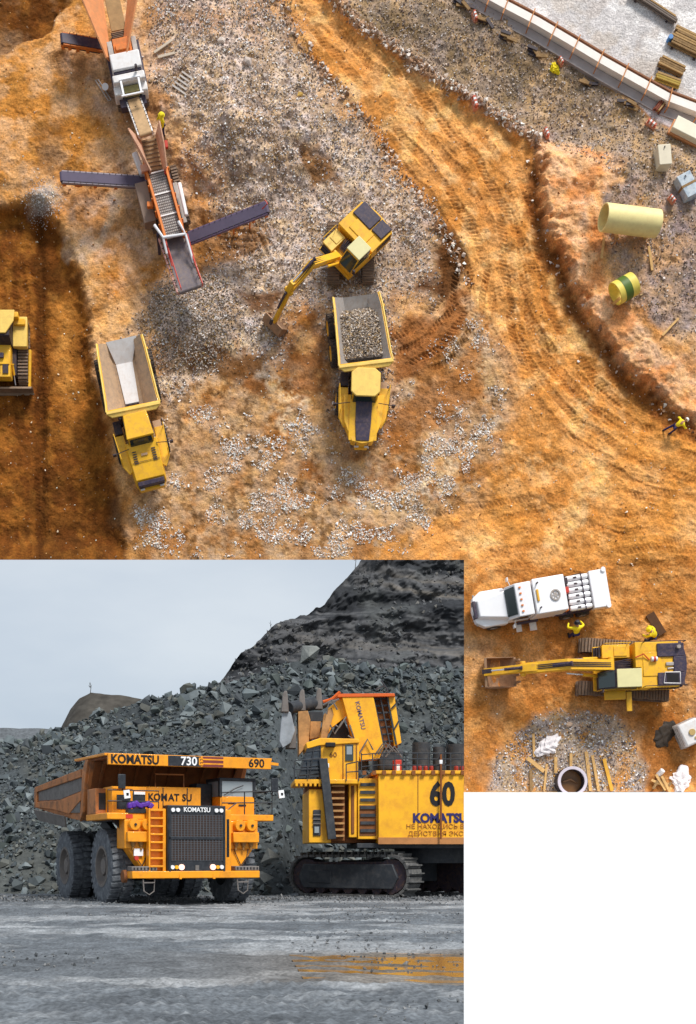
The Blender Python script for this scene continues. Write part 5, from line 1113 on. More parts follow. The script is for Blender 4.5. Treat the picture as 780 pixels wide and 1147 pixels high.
qboulder(345,735,88,2.2,.8,(.18,.19,.18),'biggest boulder on the crest above the shovel boom',10)
# layered mountain behind
MOUNT = [(60,935),(170,880),(225,810),(258,772),(276,752),(305,727),(338,707),(356,697),(365,684),(380,668),(394,652),(408,636),(420,622),(446,600),(520,575),(640,520),(900,500)]
m_mt = mat('layered rock', (1,1,1), .92, var=.2, scale=.35, attr='col', bump=1., spec=.15, detail=12, fine=(1.2, .25))
def mdf(X, T):
    z = mzf(X, T, 0)-.10*X
    q = z/7.5+(fbm(X, z*3, 22, 251, 4)-.5)*.7; fr = q-np.floor(q)
    k = z/1.5+(fbm(X, z*3, 9, 259, 3)-.5)*.9; kf = k-np.floor(k)
    tot = (np.floor(q)+sstep(.66, 1., fr))*5.2+(np.floor(k)+sstep(.3, 1., kf))*.42-z*.1
    return 122+tot-3+(fbm(X, z*1.5, 5, 252, 5, .65)-.5)*4.5+abs(fbm(X, z*.6, 2.2, 250, 3)-.5)*2.4
def mzf(X, T, D): return 8+(profile(X, 157, MOUNT)-8)*T
def mcf(X, T, D, Z):
    q = Z+.10*X+(fbm(X, Z, 18, 253, 4)-.5)*5; a = fbm(q*.15, q, 1.6, 254, 4, .65); c_ = mixc(np.broadcast_to(np.array([.085,.086,.09]), X.shape+(3,)), np.array([.13,.118,.105]), sstep(.52, .68, a)*sstep(.35, .6, fbm(X, Z, 12, 255, 3)))
    c_ = mixc(c_, np.array([.03,.032,.036]), sstep(.48, .42, a)*.95); c_ = mixc(c_, np.array([.085,.09,.09]), sstep(.55, .7, fbm(X, Z, 6, 256, 4))*.7); return c_*(.7+.6*fbm(X, Z, 1.2, 257, 3)[..., None])
MV = slope('mountain', np.linspace(-18, 75, 700), mdf, mzf, 460, mcf, 261, 1.3, m_mt)
i = RNG.integers(20, 455, 14000); j = RNG.integers(0, 700, 14000); P = MV[i, j]; k = fbm(P[:, 0], P[:, 2], 9, 262, 3) > .48; P = P[k]; n = len(P)
o = scatter('mountain_rocks', P, (.2+.8*RNG.uniform(size=n)**4), np.array([[.07,.07,.075],[.12,.115,.105],[.09,.095,.1]])[RNG.integers(0,3,n)]*RNG.uniform(.6,1.3,(n,1)), rv2, m_rk, flat=(.4,.8)); tag(o, 'loose rock lying on the terraces of the mountain', 'rocks', kind='stuff')
HILL = [(20,905),(50,856),(62,830),(70,812),(79,794),(89,782),(102,775),(118,777),(135,778),(150,781),(180,786),(260,830)]
slope('far_hill', np.linspace(-22, 2, 200), lambda X, T: 118+T*18, lambda X, T, D: 4+(profile(X, 136, HILL)-4)*T**.8, 90, lambda X, T, D, Z: np.array([.062,.056,.048])*(.7+.6*fbm(X, Z, 2.5, 271, 4)[..., None]), 272, .35, m_mt)
FAR = [(-900,812),(-60,816),(0,815),(50,817),(110,818),(300,830)]
slope('distant_ridge', np.linspace(-330, 20, 160), lambda X, T: 360+T*40, lambda X, T, D: (profile(X, 400, FAR))*T**.6, 40, lambda X, T, D, Z: np.array([.11,.12,.13])*(.8+.4*fbm(X, Z, 9, 281, 4)[..., None]), 282, 1.2, m_mt)
# bare twigs on the skyline
TW = mat('bare twigs', (.09,.085,.08), .9, var=.1)
def twigs(px, py, d, h, label, seed):
    r = random.Random(seed); p = Wp(px, py, d); t = thing('bare_shrub', Matrix.Translation(p), label, 'shrub', 'bare shrubs on the skyline')
    MB().tube([(0,0,-.8),(.12,0,h*.4),(.0,.05,h)], [.05,.035,.012], 5).build('trunk', TW, t); b = MB()
    for i in range(16):
        z = h*r.uniform(.15,.95); a = r.uniform(0,6.28); l = h*r.uniform(.15,.4)*(1.1-z/h); e = Vector((math.cos(a)*l, math.sin(a)*l, z+l*.8)); b.tube([(0,0,z), Vector((0,0,z)).lerp(e,.5)+Vector((0,0,-.04)), e], [.022,.016,.008], 4)
    b.build('branches', TW, t)
twigs(303,716,152,2.3,'thin bare sapling on the skyline left of the layered mountain',1); twigs(398,630,155,1.2,'small bare shrub near the top of the mountain skyline',2); twigs(101,772,136,.8,'tiny bare shrub on top of the small dark hill at left',3); twigs(264,748,150,1.2,'small bare shrub where the mountain skyline meets the rubble crest',4)
# stones on the yard
n = 16000; X = RNG.uniform(-12, 14, n); Y = 13+50*RNG.uniform(size=n)**1.3; k = (fbm(X, Y, 4, 291, 3) > .5) | (Y > 50); X = X[k]; Y = Y[k]; n = len(X)
hq = QH[np.clip(np.searchsorted(ry, Y), 0, len(ry)-1), np.clip(((X-rx[0])/(rx[1]-rx[0])).astype(int), 0, len(rx)-1)]; sz = .02+.10*RNG.uniform(size=n)**3+(Y > 55)*RNG.uniform(size=n)*.14
o = scatter('yard_stones', np.stack([X,Y,hq+sz*.2],1), sz, np.array([[.12,.125,.13],[.07,.075,.08],[.2,.2,.2]])[RNG.integers(0,3,n)], rv2, m_rk); tag(o, 'small dark stones lying loose on the wet quarry yard', 'stones', kind='stuff')
# ------------------------------------------------------------------ the rigid haul truck
HY = mat('haul yellow', lin(244,158,24), .42, var=.08, scale=.8, dirt=lin(150,96,36), dirt_amt=.4, coat=.15)
HYD = mat('scuffed body orange', lin(186,118,66), .6, var=.18, scale=.7, dirt=lin(112,88,70), dirt_amt=.85)
HBR = mat('dark brownish steel', lin(132,80,40), .75, var=.2, scale=.8, dirt=lin(90,60,40), dirt_amt=.6)  # dark brownish tone for the canopy underside, front wall and recessed shovel parts
HGR = mat('scraped grey steel', lin(118,112,108), .6, .2, var=.2, scale=1.2, dirt=lin(90,84,80), dirt_amt=.5)
HRUB = mat('haul tyre', lin(84,88,94), .8, var=.2, scale=1.6, dirt=lin(140,144,148), dirt_amt=.7)
HRIM = mat('dusty rim', lin(118,110,104), .7, .1, var=.15, scale=1.5, dirt=lin(96,96,100), dirt_amt=.5)
HDK = mat('black painted steel', lin(34,38,44), .5, var=.15, scale=2, dirt=lin(80,84,90), dirt_amt=.3)
BLK = mat('black lettering', lin(24,22,26), .5, var=.03)
WLT = mat('white lettering', lin(238,238,238), .5, var=.02)
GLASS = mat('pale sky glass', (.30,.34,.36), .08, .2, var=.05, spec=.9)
def lamp_mat(name, c_, e):
    m = bpy.data.materials.new(name); m.use_nodes = True; p = m.node_tree.nodes['Principled BSDF']; p.inputs['Base Color'].default_value = (*c_, 1); p.inputs['Emission Color'].default_value = (*c_, 1); p.inputs['Emission Strength'].default_value = e; return m
HT = thing('haul_truck', Matrix.Translation((-2.61,54.8,0)) @ Matrix.Rotation(math.radians(-67), 4, 'Z'), 'huge orange-yellow mining haul truck with black grille, facing the camera left of the shovel', 'haul truck')
FT = Matrix(((0,0,1,0),(1,0,0,0),(0,1,0,0),(0,0,0,1)))        # lettering frame facing truck front: runs +y, up z
def front(x, y, z): return Matrix.Translation((x,y,z)) @ FT
def P5(name, m, boxes, par=HT, bev=.03):
    b = MB()
    for q_ in boxes: b.bx(*q_)
    return b.build(name, m, par, bev)
for s_ in (1,-1):
    wheel(HT, (0, s_*2.75, 1.6), 1.62, 1.05, rimc=HRIM, side=s_, lugs=34, rub=HRUB, n=48)
    for y in (1.55, 2.78): wheel(HT, (-5.9, s_*y, 1.6), 1.62, 1.0, rimc=HRIM, side=s_, lugs=34, rub=HRUB, n=48)
P5('chassis', HDK, [(-9.0,2.2,-1.0,1.0,1.5,2.4)]); MB().cyl((-5.9,-1.6,1.6),(-5.9,1.6,1.6),.75,n=20).build('rear_axle', HDK, HT); MB().cyl((0,-2.3,1.4),(0,2.3,1.4),.35).build('front_axle', HDK, HT)
P5('underbody', HDK, [(-.9,2.3,-2.1,2.1,1.2,3.3)])
# dump body: side walls with a sloping floor, canopy over the cab
side_prof = [(-9.7,4.45),(-9.7,5.45),(-1.3,5.85),(-.75,6.2),(-.2,6.25),(-.55,5.5),(-1.0,4.6),(-1.15,3.95),(-1.6,3.6),(-3.5,3.75)]
bd_ = MB()
for s_ in (1,-1): bd_.side(side_prof, s_*3.55-.08, s_*3.55+.08)
body = bd_.build('dump_body', HYD, HT)
MB().side([(-9.7,4.45),(-9.7,4.65),(-3.5,3.95),(-1.5,3.85),(-1.5,3.6),(-3.5,3.72)], -3.47, 3.47).build('body_floor', HGR, body)
MB().side([(-1.55,3.6),(-1.12,3.95),(-.98,4.6),(-.5,5.5),(-.1,6.1),(-.35,6.15),(-.8,5.5),(-1.2,4.6),(-1.4,3.95)], -3.47, 3.47).build('front_wall', HBR, body)
b = MB()
for i in range(9): y = -3.1+i*.775; b.side([(-1.1,3.95),(-.88,4.6),(-.38,5.5),(.1,6.0),(1.9,5.98),(1.9,6.08),(-.1,6.12),(-.5,5.5),(-1.0,4.6),(-1.2,3.95)], y-.06, y+.06)
b.build('wall_ribs', HBR, body)
MB().side([(-.35,6.12),(2.15,6.07),(2.15,6.17),(-.35,6.24)], -3.62, 3.62).build('canopy', HBR, body)
can = MB().side([(2.15,5.80),(2.32,5.80),(2.32,6.27),(2.15,6.27)], -3.66, 3.70).build('canopy_lip', HY, body, .02)
MB().side([(-2.3,6.24),(2.2,6.18),(2.2,6.28),(-2.3,6.34)], -3.78, -3.6).build('canopy_edge', HY, body, .01); MB().side([(-.5,6.24),(2.2,6.18),(2.2,6.28),(-.5,6.34)], 3.6, 3.78).build('canopy_edge', HY, body, .01)
MB().beam((2.25,3.7,6.05),(2.25,4.05,6.02),.12,.12).build('marker_arm', HY, body)
sp_ = MB()
for s_ in (1,-1):
    y = s_*3.68; sp_.side([(-9.7,5.2),(-9.7,5.47),(-1.5,5.85),(-1.4,5.5)], y-.06, y+.06); sp_.side([(-9.7,4.45),(-9.7,5.3),(-9.3,5.3),(-9.2,4.45)], y-.07, y+.07); sp_.side([(-9.2,4.72),(-5.2,4.62),(-1.5,4.85),(-1.5,4.5),(-3.4,3.95),(-6.2,4.25),(-9.2,4.45)], y-.05, y+.05)
    sp_.side([(-1.6,3.55),(-1.35,4.6),(-1.2,5.75),(-.7,6.2),(-.3,6.2),(-.7,5.5),(-1.0,4.6),(-1.1,3.95)], y-.07, y+.07)
sp_.build('side_ribs', HYD, body, .02)
for s_ in (1,-1):
    pn = MB(); y = s_*3.64; pn.side([(-9.2,4.78),(-9.2,5.22),(-1.6,5.5),(-1.6,4.92),(-5.2,4.68)], y-.01, y+.01); pn.side([(-4.9,4.30),(-4.9,4.6),(-1.7,4.76),(-1.7,3.95),(-3.4,4.0)], y+s_*.03-.03, y+s_*.03+.03)
    pn.build('side_panel', HGR, body)
MB().prism([(-9.3,-3.9,4.35),(-3.6,-3.9,3.85),(-3.9,-3.75,3.35),(-8.9,-3.75,3.8)], (0,.08,0)).build('rock_guard', HGR, body)
# lip lettering
lx_ = 2.325
text('lettering', 'KOMATSU', .50, BLK, can, front(lx_, -3.56, 5.87), .012, .035, sx=.90)
MB().bx(2.32,2.335,-1.05,.42,5.82,6.25).build('number_band', HDK, can); text('number', '730', .50, WLT, can, front(2.337, -.50, 5.87), .01, .02); text('number', 'E', .46, HY, can, front(2.337, .30, 5.88), .01, .01)
MB().bx(2.32,2.332,.50,1.45,5.82,6.25).build('red_band', mat('dull maroon', lin(120,52,50), .6, var=.06), can); MB().bx(2.332,2.34,.50,1.45,6.10,6.16).build('stripe', HY, can); MB().bx(2.332,2.34,.50,1.45,5.92,5.98).build('stripe', HY, can)
text('number', '690', .50, BLK, can, front(lx_, 2.62, 5.87), .01, .02)
# deck, cabinets, cab
P5('deck', HY, [(-.6,2.45,-3.75,-1.15,3.55,3.82),(-.6,2.45,1.3,3.75,3.55,3.82),(-.6,1.6,-1.15,1.3,3.5,3.75)])
MB().bx(2.45,2.47,-2.95,-2.65,3.6,3.76).build('deck_reflector', RED, HT)
P5('electric_cabinet', HY, [(.4,1.7,-3.3,-1.78,3.82,4.95)]); b = MB(); b.bx(1.7,1.73,-3.1,-2.5,4.0,4.6); b.bx(1.7,1.73,-2.4,-1.85,4.0,4.7); b.build('cabinet_grille', HDK, HT); MB().bx(1.73,1.76,-2.38,-1.87,4.62,4.74).build('cabinet_plate', WLT, HT); MB().bx(1.7,1.74,-3.28,-2.4,4.85,4.93).build('cabinet_plate', HY, HT)
P5('blower_box', HYD, [(-.4,.8,-3.75,-3.0,3.82,4.9)]); MB().bx(.8,.82,-3.6,-3.2,4.0,4.7).build('box_slot', HDK, HT)
cc = P5('center_cabinet', HY, [(.6,1.5,-1.72,.75,3.75,4.98)]); MB().bx(1.5,1.515,-1.0,-.96,3.8,4.95).bx(1.5,1.515,.1,.14,3.8,4.95).build('cabinet_seam', HDK, cc)
text('lettering', 'KOM', .42, BLK, cc, front(1.518, -1.66, 4.40), .01, .02, sx=.92); text('lettering', 'AT', .42, BLK, cc, front(1.518, -.74, 4.40), .01, .02, sx=.92); text('lettering', 'SU', .42, BLK, cc, front(1.518, -.12, 4.40), .01, .02, sx=.92)
b = MB(); b.tube([(1.0,-1.15,4.98),(1.0,-1.15,5.55),(1.0,.15,5.55),(1.0,.15,4.98)], .04); b.build('hoop', HYD, HT)
b = MB(); b.bx(2.1,2.5,-2.85,-1.75,3.82,3.98); b.build('battery_tray', HDK, HT)
for i in range(7): MB().box((2.35,-2.75+.15*i,4.12+.04*(i%3)),(.26,.2,.26), Matrix.Rotation(.4*i,3,'X')).build('purple_hose_coil', mat('purple hose', lin(86,44,150), .5), HT, .05)
cabt = P5('cab', HY, [(.2,1.75,1.55,3.15,3.82,4.62)]); P5('cab_frame', HDK, [(.2,1.8,1.5,3.2,5.28,5.42),(1.6,1.8,1.5,1.62,4.6,5.3),(1.6,1.8,3.08,3.2,4.6,5.3),(.2,.4,1.5,1.62,4.6,5.3),(.2,.4,3.08,3.2,4.6,5.3),(.2,.3,1.6,3.1,4.6,5.3)], cabt, .02)
MB().bx(1.70,1.73,1.62,3.08,4.62,5.28).build('windscreen', GLASS, cabt); MB().bx(.4,1.6,1.53,1.56,4.62,5.28).build('side_window', GLASS, cabt); MB().bx(1.76,1.78,1.9,2.2,4.3,4.36).bx(1.76,1.78,2.4,2.75,4.2,4.28).build('door_slot', HDK, cabt)
MB().tube([(1.8,1.7,4.66),(1.85,2.2,4.95),(1.82,2.6,5.1)], .02, 4).build('wiper', BLK, cabt)
P5('air_box', HDK, [(.0,.9,.78,1.5,3.75,5.2)])
for side in (([(2.4,-3.7,3.82),(2.4,-3.7,4.75),(2.4,-1.5,4.75),(2.4,-1.5,3.82)],[(2.4,-3.7,4.3),(2.4,-1.5,4.3)],[(2.4,-2.6,3.82),(2.4,-2.6,4.75)]),
             ([(2.4,1.35,3.82),(2.4,1.35,4.75),(2.4,3.7,4.85),(2.4,3.7,3.82)],[(2.4,1.35,4.3),(2.4,3.7,4.35)],[(2.4,2.4,3.82),(2.4,2.4,4.8)],[(2.4,3.7,4.85),(.2,3.72,4.85),(.2,3.72,3.82)],[(2.4,1.35,4.0),(2.55,1.5,3.95),(2.5,1.7,4.1),(2.45,2.0,4.3)])):
    b = MB()
    for path in side: b.tube(path, .028, 5)
    b.build('guard_rail', HDK, HT)
for y, nm in ((-3.05,0),(3.75,1)):
    MB().tube([(2.3,y,4.75),(2.55,y,5.1)], .03).build('mirror_arm', HDK, HT); MB().box((2.55,y-.1 if nm==0 else y,5.1),(.08,.32,.6)).build('mirror', HDK, HT, .03)
for y, z in ((-2.95,4.58),(4.05,4.72)): q_ = MB().box((2.6,y,z),(.05,.26,.34), Matrix.Rotation(.15,3,'X')).build('flag_plate', WLT, HT); MB().box((2.63,y+.02,z),(.03,.1,.1)).build('dot', BLK, q_)
# front end
gr = P5('grille', HDK, [(2.3,2.95,-1.3,1.3,1.35,4.15)], bev=.03); b = MB()
for i in range(17): b.bx(2.95,2.985,-1.12+i*.14-.012,-1.12+i*.14+.012,1.85,3.75)
for i in range(20): b.bx(2.955,2.975,-1.18,1.18,1.86+i*.098,1.875+i*.098)
b.build('grille_bars', mat('grille bar grey', lin(84,88,94), .5, var=.05), gr); MB().bx(2.95,2.96,-1.15,1.15,1.85,3.76).build('grille_mesh', mat('rusty mesh', lin(58,44,38), .8, var=.3, scale=2), gr)
MB().bx(2.95,3.0,-1.25,1.25,2.73,2.84).bx(2.95,3.0,-1.25,-1.17,1.4,4.1).bx(2.95,3.0,1.17,1.25,1.4,4.1).build('grille_frame', HDK, gr); text('lettering', 'KOMATSU', .27, WLT, gr, front(3.0,-.62,3.88), .01, .02, sx=.95)
for y in (-1.08,-.86,.86,1.08): MB().cyl((2.95,y,3.95),(3.03,y,3.95),.085,n=16).build('headlight', WLT, gr)
for y in (-1.1,1.1): MB().cyl((2.95,y,1.58),(3.03,y,1.58),.085,n=16).build('headlight', WLT, gr)
for y in (-.92,.92): MB().cyl((2.95,y,1.58),(3.03,y,1.58),.08,n=16).build('amber_light', mat('amber lens', lin(250,180,40), .3), gr)
LIT = lamp_mat('lit fog lamp', (1.0,.55,.42), 1.1)
for y in (-.70,.70): MB().cyl((2.95,y,1.58),(3.04,y,1.58),.12,n=16).build('lit_headlight', LIT, gr)
MB().box((2.97,0,1.55),(.04,.16,.22)).build('front_emblem', HGR, gr)
P5('grille_cheek', HY, [(2.3,2.8,-1.44,-1.31,1.2,4.0),(2.3,2.8,1.31,1.62,1.2,4.0)]); P5('rail_slot', BLK, [(2.8,2.81,1.40,1.52,2.0,3.6)], bev=0)
lad = MB(); lad.bx(2.75,2.95,-2.12,-2.05,1.1,4.0); lad.bx(2.75,2.95,-1.5,-1.43,1.1,4.0)
for i in range(9): lad.bx(2.72,2.97,-2.05,-1.5,1.25+.33*i,1.33+.33*i)
MB().bx(2.60,2.70,-2.12,-1.43,1.1,4.0).build('ladder_back', HY, lad.build('ladder', HY, HT, .01))
for s_ in (1,-1):
    y0 = s_*2.45
    P5('fender_front', HY, [(1.4,2.45,min(s_*1.62,s_*3.0),max(s_*1.62,s_*3.0),2.35,3.55)]); P5('lower_box', HY, [(2.3,2.72,min(s_*1.75,s_*2.95),max(s_*1.75,s_*2.95),2.62,3.05)])
    b = MB(); b.prism([(1.6,s_*1.6,1.2),(1.6,s_*2.0,1.2),(1.6,s_*2.85,2.4),(1.6,s_*1.6,2.4)], (.75,0,0)); b.build('fender_panel', HY, HT, .02)
    for y in (s_*2.08, s_*2.62):
        q_ = MB().lathe((2.35,y,3.34),(1,0,0),[(.25,0),(.25,.32),(.22,.37),(.05,.38),(.03,.42)],24).build('air_cleaner', HY, HT); MB().cyl((2.72,y,3.34),(2.79,y,3.34),.055,n=8).build('cap_nut', HDK, q_)
    for y in (s_*1.95,s_*2.3,s_*2.65): MB().cyl((2.5,y,2.62),(2.5,y,2.45),.13,.08).cyl((2.5,y,2.45),(2.5,y,2.3),.05).build('filter', mat('dull brass', lin(150,110,60), .5, .2, var=.15), HT)
    MB().tube([(2.4,s_*2.6,2.5),(2.42,s_*2.5,2.0),(2.4,s_*2.2,1.6)], .02, 5).tube([(2.4,s_*1.9,2.4),(2.42,s_*2.0,2.1),(2.4,s_*2.3,1.5)], .02, 5).build('hose', HDK, HT)
    P5('bumper_step', HGR, [(2.35,2.95,min(s_*1.75,s_*2.85),max(s_*1.75,s_*2.85),1.42,1.62)]); b = MB()
    for i in range(7): b.bx(2.95,2.96,s_*1.85+s_*i*.15-.03,s_*1.85+s_*i*.15+.03,1.47,1.57)
    b.build('step_hole', BLK, HT)
    MB().tube([(2.9,s_*2.1-.25,1.1),(2.92,s_*2.1-.22,.6),(2.95,s_*2.1,.45),(2.92,s_*2.1+.22,.6),(2.9,s_*2.1+.25,1.1)], .03, 6).box((2.92,s_*2.1,.95),(.05,.5,.05)).build('tow_step', HGR, HT)
    MB().box((2.98,s_*.75,1.2),(.1,.1,.22)).build('bumper_lug', HY, HT)
MB().bx(2.42,2.47,-2.6,-2.2,2.05,2.35).build('white_plate', WLT, HT); MB().cyl((2.4,-2.5,1.95),(2.55,-2.5,1.95),.09).build('red_valve', RED, HT)
P5('bumper', HY, [(2.3,3.0,-2.85,2.85,1.12,1.42)]); b = MB(); b.lathe((2.1,-2.95,1.2),(0,1,0),[(.05,-.05),(.26,-.03),(.27,.12),(.15,.16)],16); b.build('step_guard', HBR, HT)
MB().prism([(-1.0,-3.3,3.5),(1.7,-3.3,3.5),(1.9,-2.2,2.3),(1.7,-1.9,3.5),(-1.0,-1.9,3.5)], (0,0,.05)).build('wheel_arch', HDK, HT)
MB().beam((-.3,-3.0,3.5),(1.6,-2.2,1.6),.3,.4).beam((-.3,3.0,3.5),(1.6,2.2,1.6),.3,.4).build('suspension_strut', HDK, HT)

# ------------------------------------------------------------------ the mining shovel
SVY = mat('shovel yellow', lin(248,180,32), .45, var=.09, scale=.7, dirt=lin(190,110,40), dirt_amt=.4, coat=.1)
SVT = mat('worn tan steel', lin(186,138,84), .6, var=.2, scale=.9, dirt=lin(120,90,60), dirt_amt=.6)
SDK = mat('shovel dark steel', lin(48,52,58), .6, var=.2, scale=1.2, dirt=lin(90,90,90), dirt_amt=.5)
STR = mat('shovel track', lin(92,92,92), .65, .2, var=.25, scale=2, dirt=lin(140,138,132), dirt_amt=.6)
NAVT = mat('navy lettering', lin(40,36,96), .5, var=.03); BRF = mat('faded brown lettering', lin(176,112,36), .6, var=.15); BRT = mat('brown lettering', lin(130,76,34), .6, var=.05)
SB = Vector((9.8, 63.2, 0)); SHV = thing('mining_shovel', Matrix.Translation(SB), 'huge yellow mining shovel numbered 60 on crawler tracks, right of the haul truck', 'shovel')
def w(px, py, d): return Wp(px, py, d)-SB
def X(px, d=60.): return (px-PPX)/F*d-SB.x
def Z(py, d=60.): return HC+(PPY-py)/F*d
def sbx(name, m, px0, px1, py0, py1, d0, d1, par=None, bev=.03):
    return MB().bx(X(px0,d0), X(px1,d0), d0-SB.y, d1-SB.y, Z(py1,d0), Z(py0,d0)).build(name, m, par or SHV, bev)
house = sbx('machine_house', SVY, 424, 660, 866, 944.5, 60, 66.5, bev=.04)
for px in (468, 494.5, 520, 560): sbx('panel_seam', BRT, px, px+.8, 868, 943, 59.985, 60.01, house, 0)
sbx('lower_skid', mat('worn lower edge', lin(176,120,70), .7, var=.25, scale=1.2), 424, 660, 938, 945.5, 59.97, 60.02, house, 0)
sbx('roof_edge', SVY, 420, 660, 863, 867, 59.9, 66.5, house)
b = MB()
for i in range(17): x = X(408+i*11); b.bx(x-.09, x+.09, 59.82-SB.y, 59.95-SB.y, Z(868), Z(863.5))
b.build('edge_bracket', BRT, house)
FF = Matrix(((1,0,0,0),(0,0,-1,0),(0,1,0,0),(0,0,0,1)))       # lettering facing the camera side
def side_text(name, body_, px, py, d, size, m, par, off=0., sx=1.0): return text(name, body_, size, m, par, Matrix.Translation(w(px, py, d)) @ FF, .01, off, sx=sx)
side_text('number', '60', 481.5, 901.5, 59.975, 1.55, BLK, house, .035, .78)
side_text('lettering', 'KOMATSU', 462.5, 921, 59.975, .60, NAVT, house, .045, .93)
side_text('warning_text', 'НЕ НАХОДИСЬ В РАДИУСЕ', 455, 928, 59.975, .30, BRF, house, 0, 1.12); side_text('warning_text', 'ДЕЙСТВИЯ ЭКСКАВАТОРА', 457, 936, 59.975, .30, BRF, house, 0, 1.12)
# open vertical pole and wire on the side
MB().tube([w(494,845,59.8), w(494,940,59.8)], .05).build('side_pole', BRT, SHV); sbx('pole_lamp', WLT, 492.5, 496, 851, 856, 59.75, 59.9)
# front part with stairs, louvres, lower panel
sbx('front_module', SVY, 346, 371, 884, 944, 60.2, 65.5); sbx('front_core', HBR, 368, 425, 874, 944, 61.2, 66)
fw = sbx('front_window', SDK, 351, 359.5, 907, 936, 60.12, 60.2); 
for py in (912,917,922): sbx('window_slat', HGR, 351, 359.5, py, py+1.2, 60.06, 60.12, fw, 0)
sbx('window_pane', GLASS, 352.5, 357.5, 926, 933, 60.05, 60.12, fw, 0)
lv = sbx('louvre_frame', SVY, 401, 424, 872, 940, 60.4, 61.2)
for i in range(7): sbx('louvre', SDK, 404, 420.5, 877+i*8.6, 880.5+i*8.6, 60.3, 60.4, lv, 0)
sbx('louvre_brown_plate', HBR, 403, 421.5, 902, 936, 60.37, 60.4, lv, 0)  # brown plate behind the lower louvres
sw_ = sbx('stairs', HBR, 371, 386.5, 876, 942, 60.6, 61.2)
for i in range(9): sbx('stair_tread', SVT, 371.5, 386, 879+i*7, 881.3+i*7, 60.2, 60.65, sw_, 0)
sbx('door_panel', SVY, 391, 400, 874, 938, 60.5, 61.2); sbx('door_gap', HBR, 393.5, 397, 880, 934, 60.44, 60.5)
MB().beam(w(362,850,59.9), w(372,940,59.9), .40, .4, up=(0,1,0)).build('boom_guard_strut', SDK, SHV, .02)
sbx('front_apron', HBR, 346, 371, 878, 886, 60.3, 65)
# cab
cbv = sbx('operator_cab', SVY, 359.5, 402.5, 830, 876, 60.3, 63.5, bev=.05)
MB().prism([w(343,832,60.2), w(359,826.5,60.2), w(402,827.5,60.2), w(403,832,60.2), w(358,835,60.2), w(344,839,60.2)], (0,3.4,0)).build('cab_roof', SVY, cbv, .03)
MB().prism([w(345,837,60.35), w(359,835,60.35), w(359,870,60.35), w(334,872,60.35), w(338,860,60.35)], (0,3.0,0)).build('windscreen', mat('dark cab glass', (.02,.03,.045), .1, var=0, spec=.8), cbv)
b = MB()
for t in (.15,.4,.65,.9): b.tube([w(345-11*t,837+35*t,60.2), w(359,835+35*t,60.2)], .03, 5)
for t in (0,.5,1.): b.tube([w(345+14*t,838-2*t,60.2), w(334+25*t,872,60.2)], .03, 5)
b.build('window_guard', SDK, cbv)
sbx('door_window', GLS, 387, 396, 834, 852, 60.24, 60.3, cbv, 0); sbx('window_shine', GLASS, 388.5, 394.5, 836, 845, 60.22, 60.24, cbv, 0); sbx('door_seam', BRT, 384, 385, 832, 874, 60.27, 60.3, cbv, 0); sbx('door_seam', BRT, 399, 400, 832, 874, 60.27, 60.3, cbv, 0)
side_text('number', '60', 369, 848, 60.28, .34, BRT, cbv, .005, 1.1); sbx('roof_lamp', BLK, 365, 376, 831.5, 836.5, 59.9, 60.3, cbv); sbx('work_lamp', WLT, 366, 369, 855, 860, 60.15, 60.3, cbv)
pf = sbx('cab_platform', SVY, 330, 403, 873, 878, 59.9, 63.6)
for i in range(6): sbx('platform_bracket', SVY, 331+i*5.2, 334+i*5.2, 877, 881, 59.9, 60.2, pf)
b = MB()
for a_, c_ in (((330,873),(330,852)),((345,873),(345,852)),((330,852),(362,850)),((330,862),(362,861)),((388,875),(388,856)),((402,875),(402,853)),((388,856),(402,853)),((388,865),(402,864)),((362,850),(362,875))): b.tube([w(*a_,59.85), w(*c_,59.85)], .03, 5)
b.build('platform_rail', SDK, SHV)
# boom, A frame
def quadbox(name, m, P_, d0, d1, par=None, bev=.02): return MB().prism([w(x, y, d0) for x, y in P_], (0,d1-d0,0)).build(name, m, par or SHV, bev)
boom = quadbox('boom', SVY, [(383,779),(418,778),(430,838),(425,850),(404,852),(396,828)], 61.0, 62.0)
quadbox('boom_plate', SVY, [(434,778.5),(442,779),(450,832),(442,836)], 61.2, 62.6, boom); quadbox('boom_core', HBR, [(416,781),(436,781),(446,838),(428,838)], 61.6, 62.4, boom)
b = MB()
for i in range(7): t = i/6; b.tube([w(417+11*t,783+48*t,61.3), w(434+10*t,782+48*t,61.3)], .05, 5)
b.tube([w(418,780,61.2), w(430,836,61.2)], .06, 5); b.tube([w(434,780,61.2), w(444,834,61.2)], .06, 5); b.tube([w(426,780,61.2), w(437,834,61.2)], .04, 5); b.build('boom_ladder', SDK, boom)
for t in (.3,.75): MB().tube([w(436+8*t,779+50*t,61.1), w(447,770+50*t,61.1)], .04, 5).build('ladder_hoop', SDK, boom)
quadbox('boom_cap', mat('orange edge', lin(214,96,30), .5, var=.1), [(378,777),(442,776.5),(443,780),(378,781)], 60.95, 62.7, boom)
tx = text('lettering', 'KOMATSU', .30, mat('faded navy', lin(110,90,110), .6), boom, Matrix.Translation(w(398,786,60.985)) @ FF @ Matrix.Rotation(math.radians(-77), 4, 'Z'), .005, .01)
quadbox('boom_arm', SVY, [(368,793),(383,781),(391,800),(372,815),(364,828),(358,828)], 61.4, 62.4); quadbox('dark_gap', BLK, [(383,802),(395,829),(367,829)], 61.9, 62.2)
quadbox('support_arm', SVT, [(363,800),(372,792),(374,800),(366,828),(359,828)], 61.0, 61.3)
b = MB()
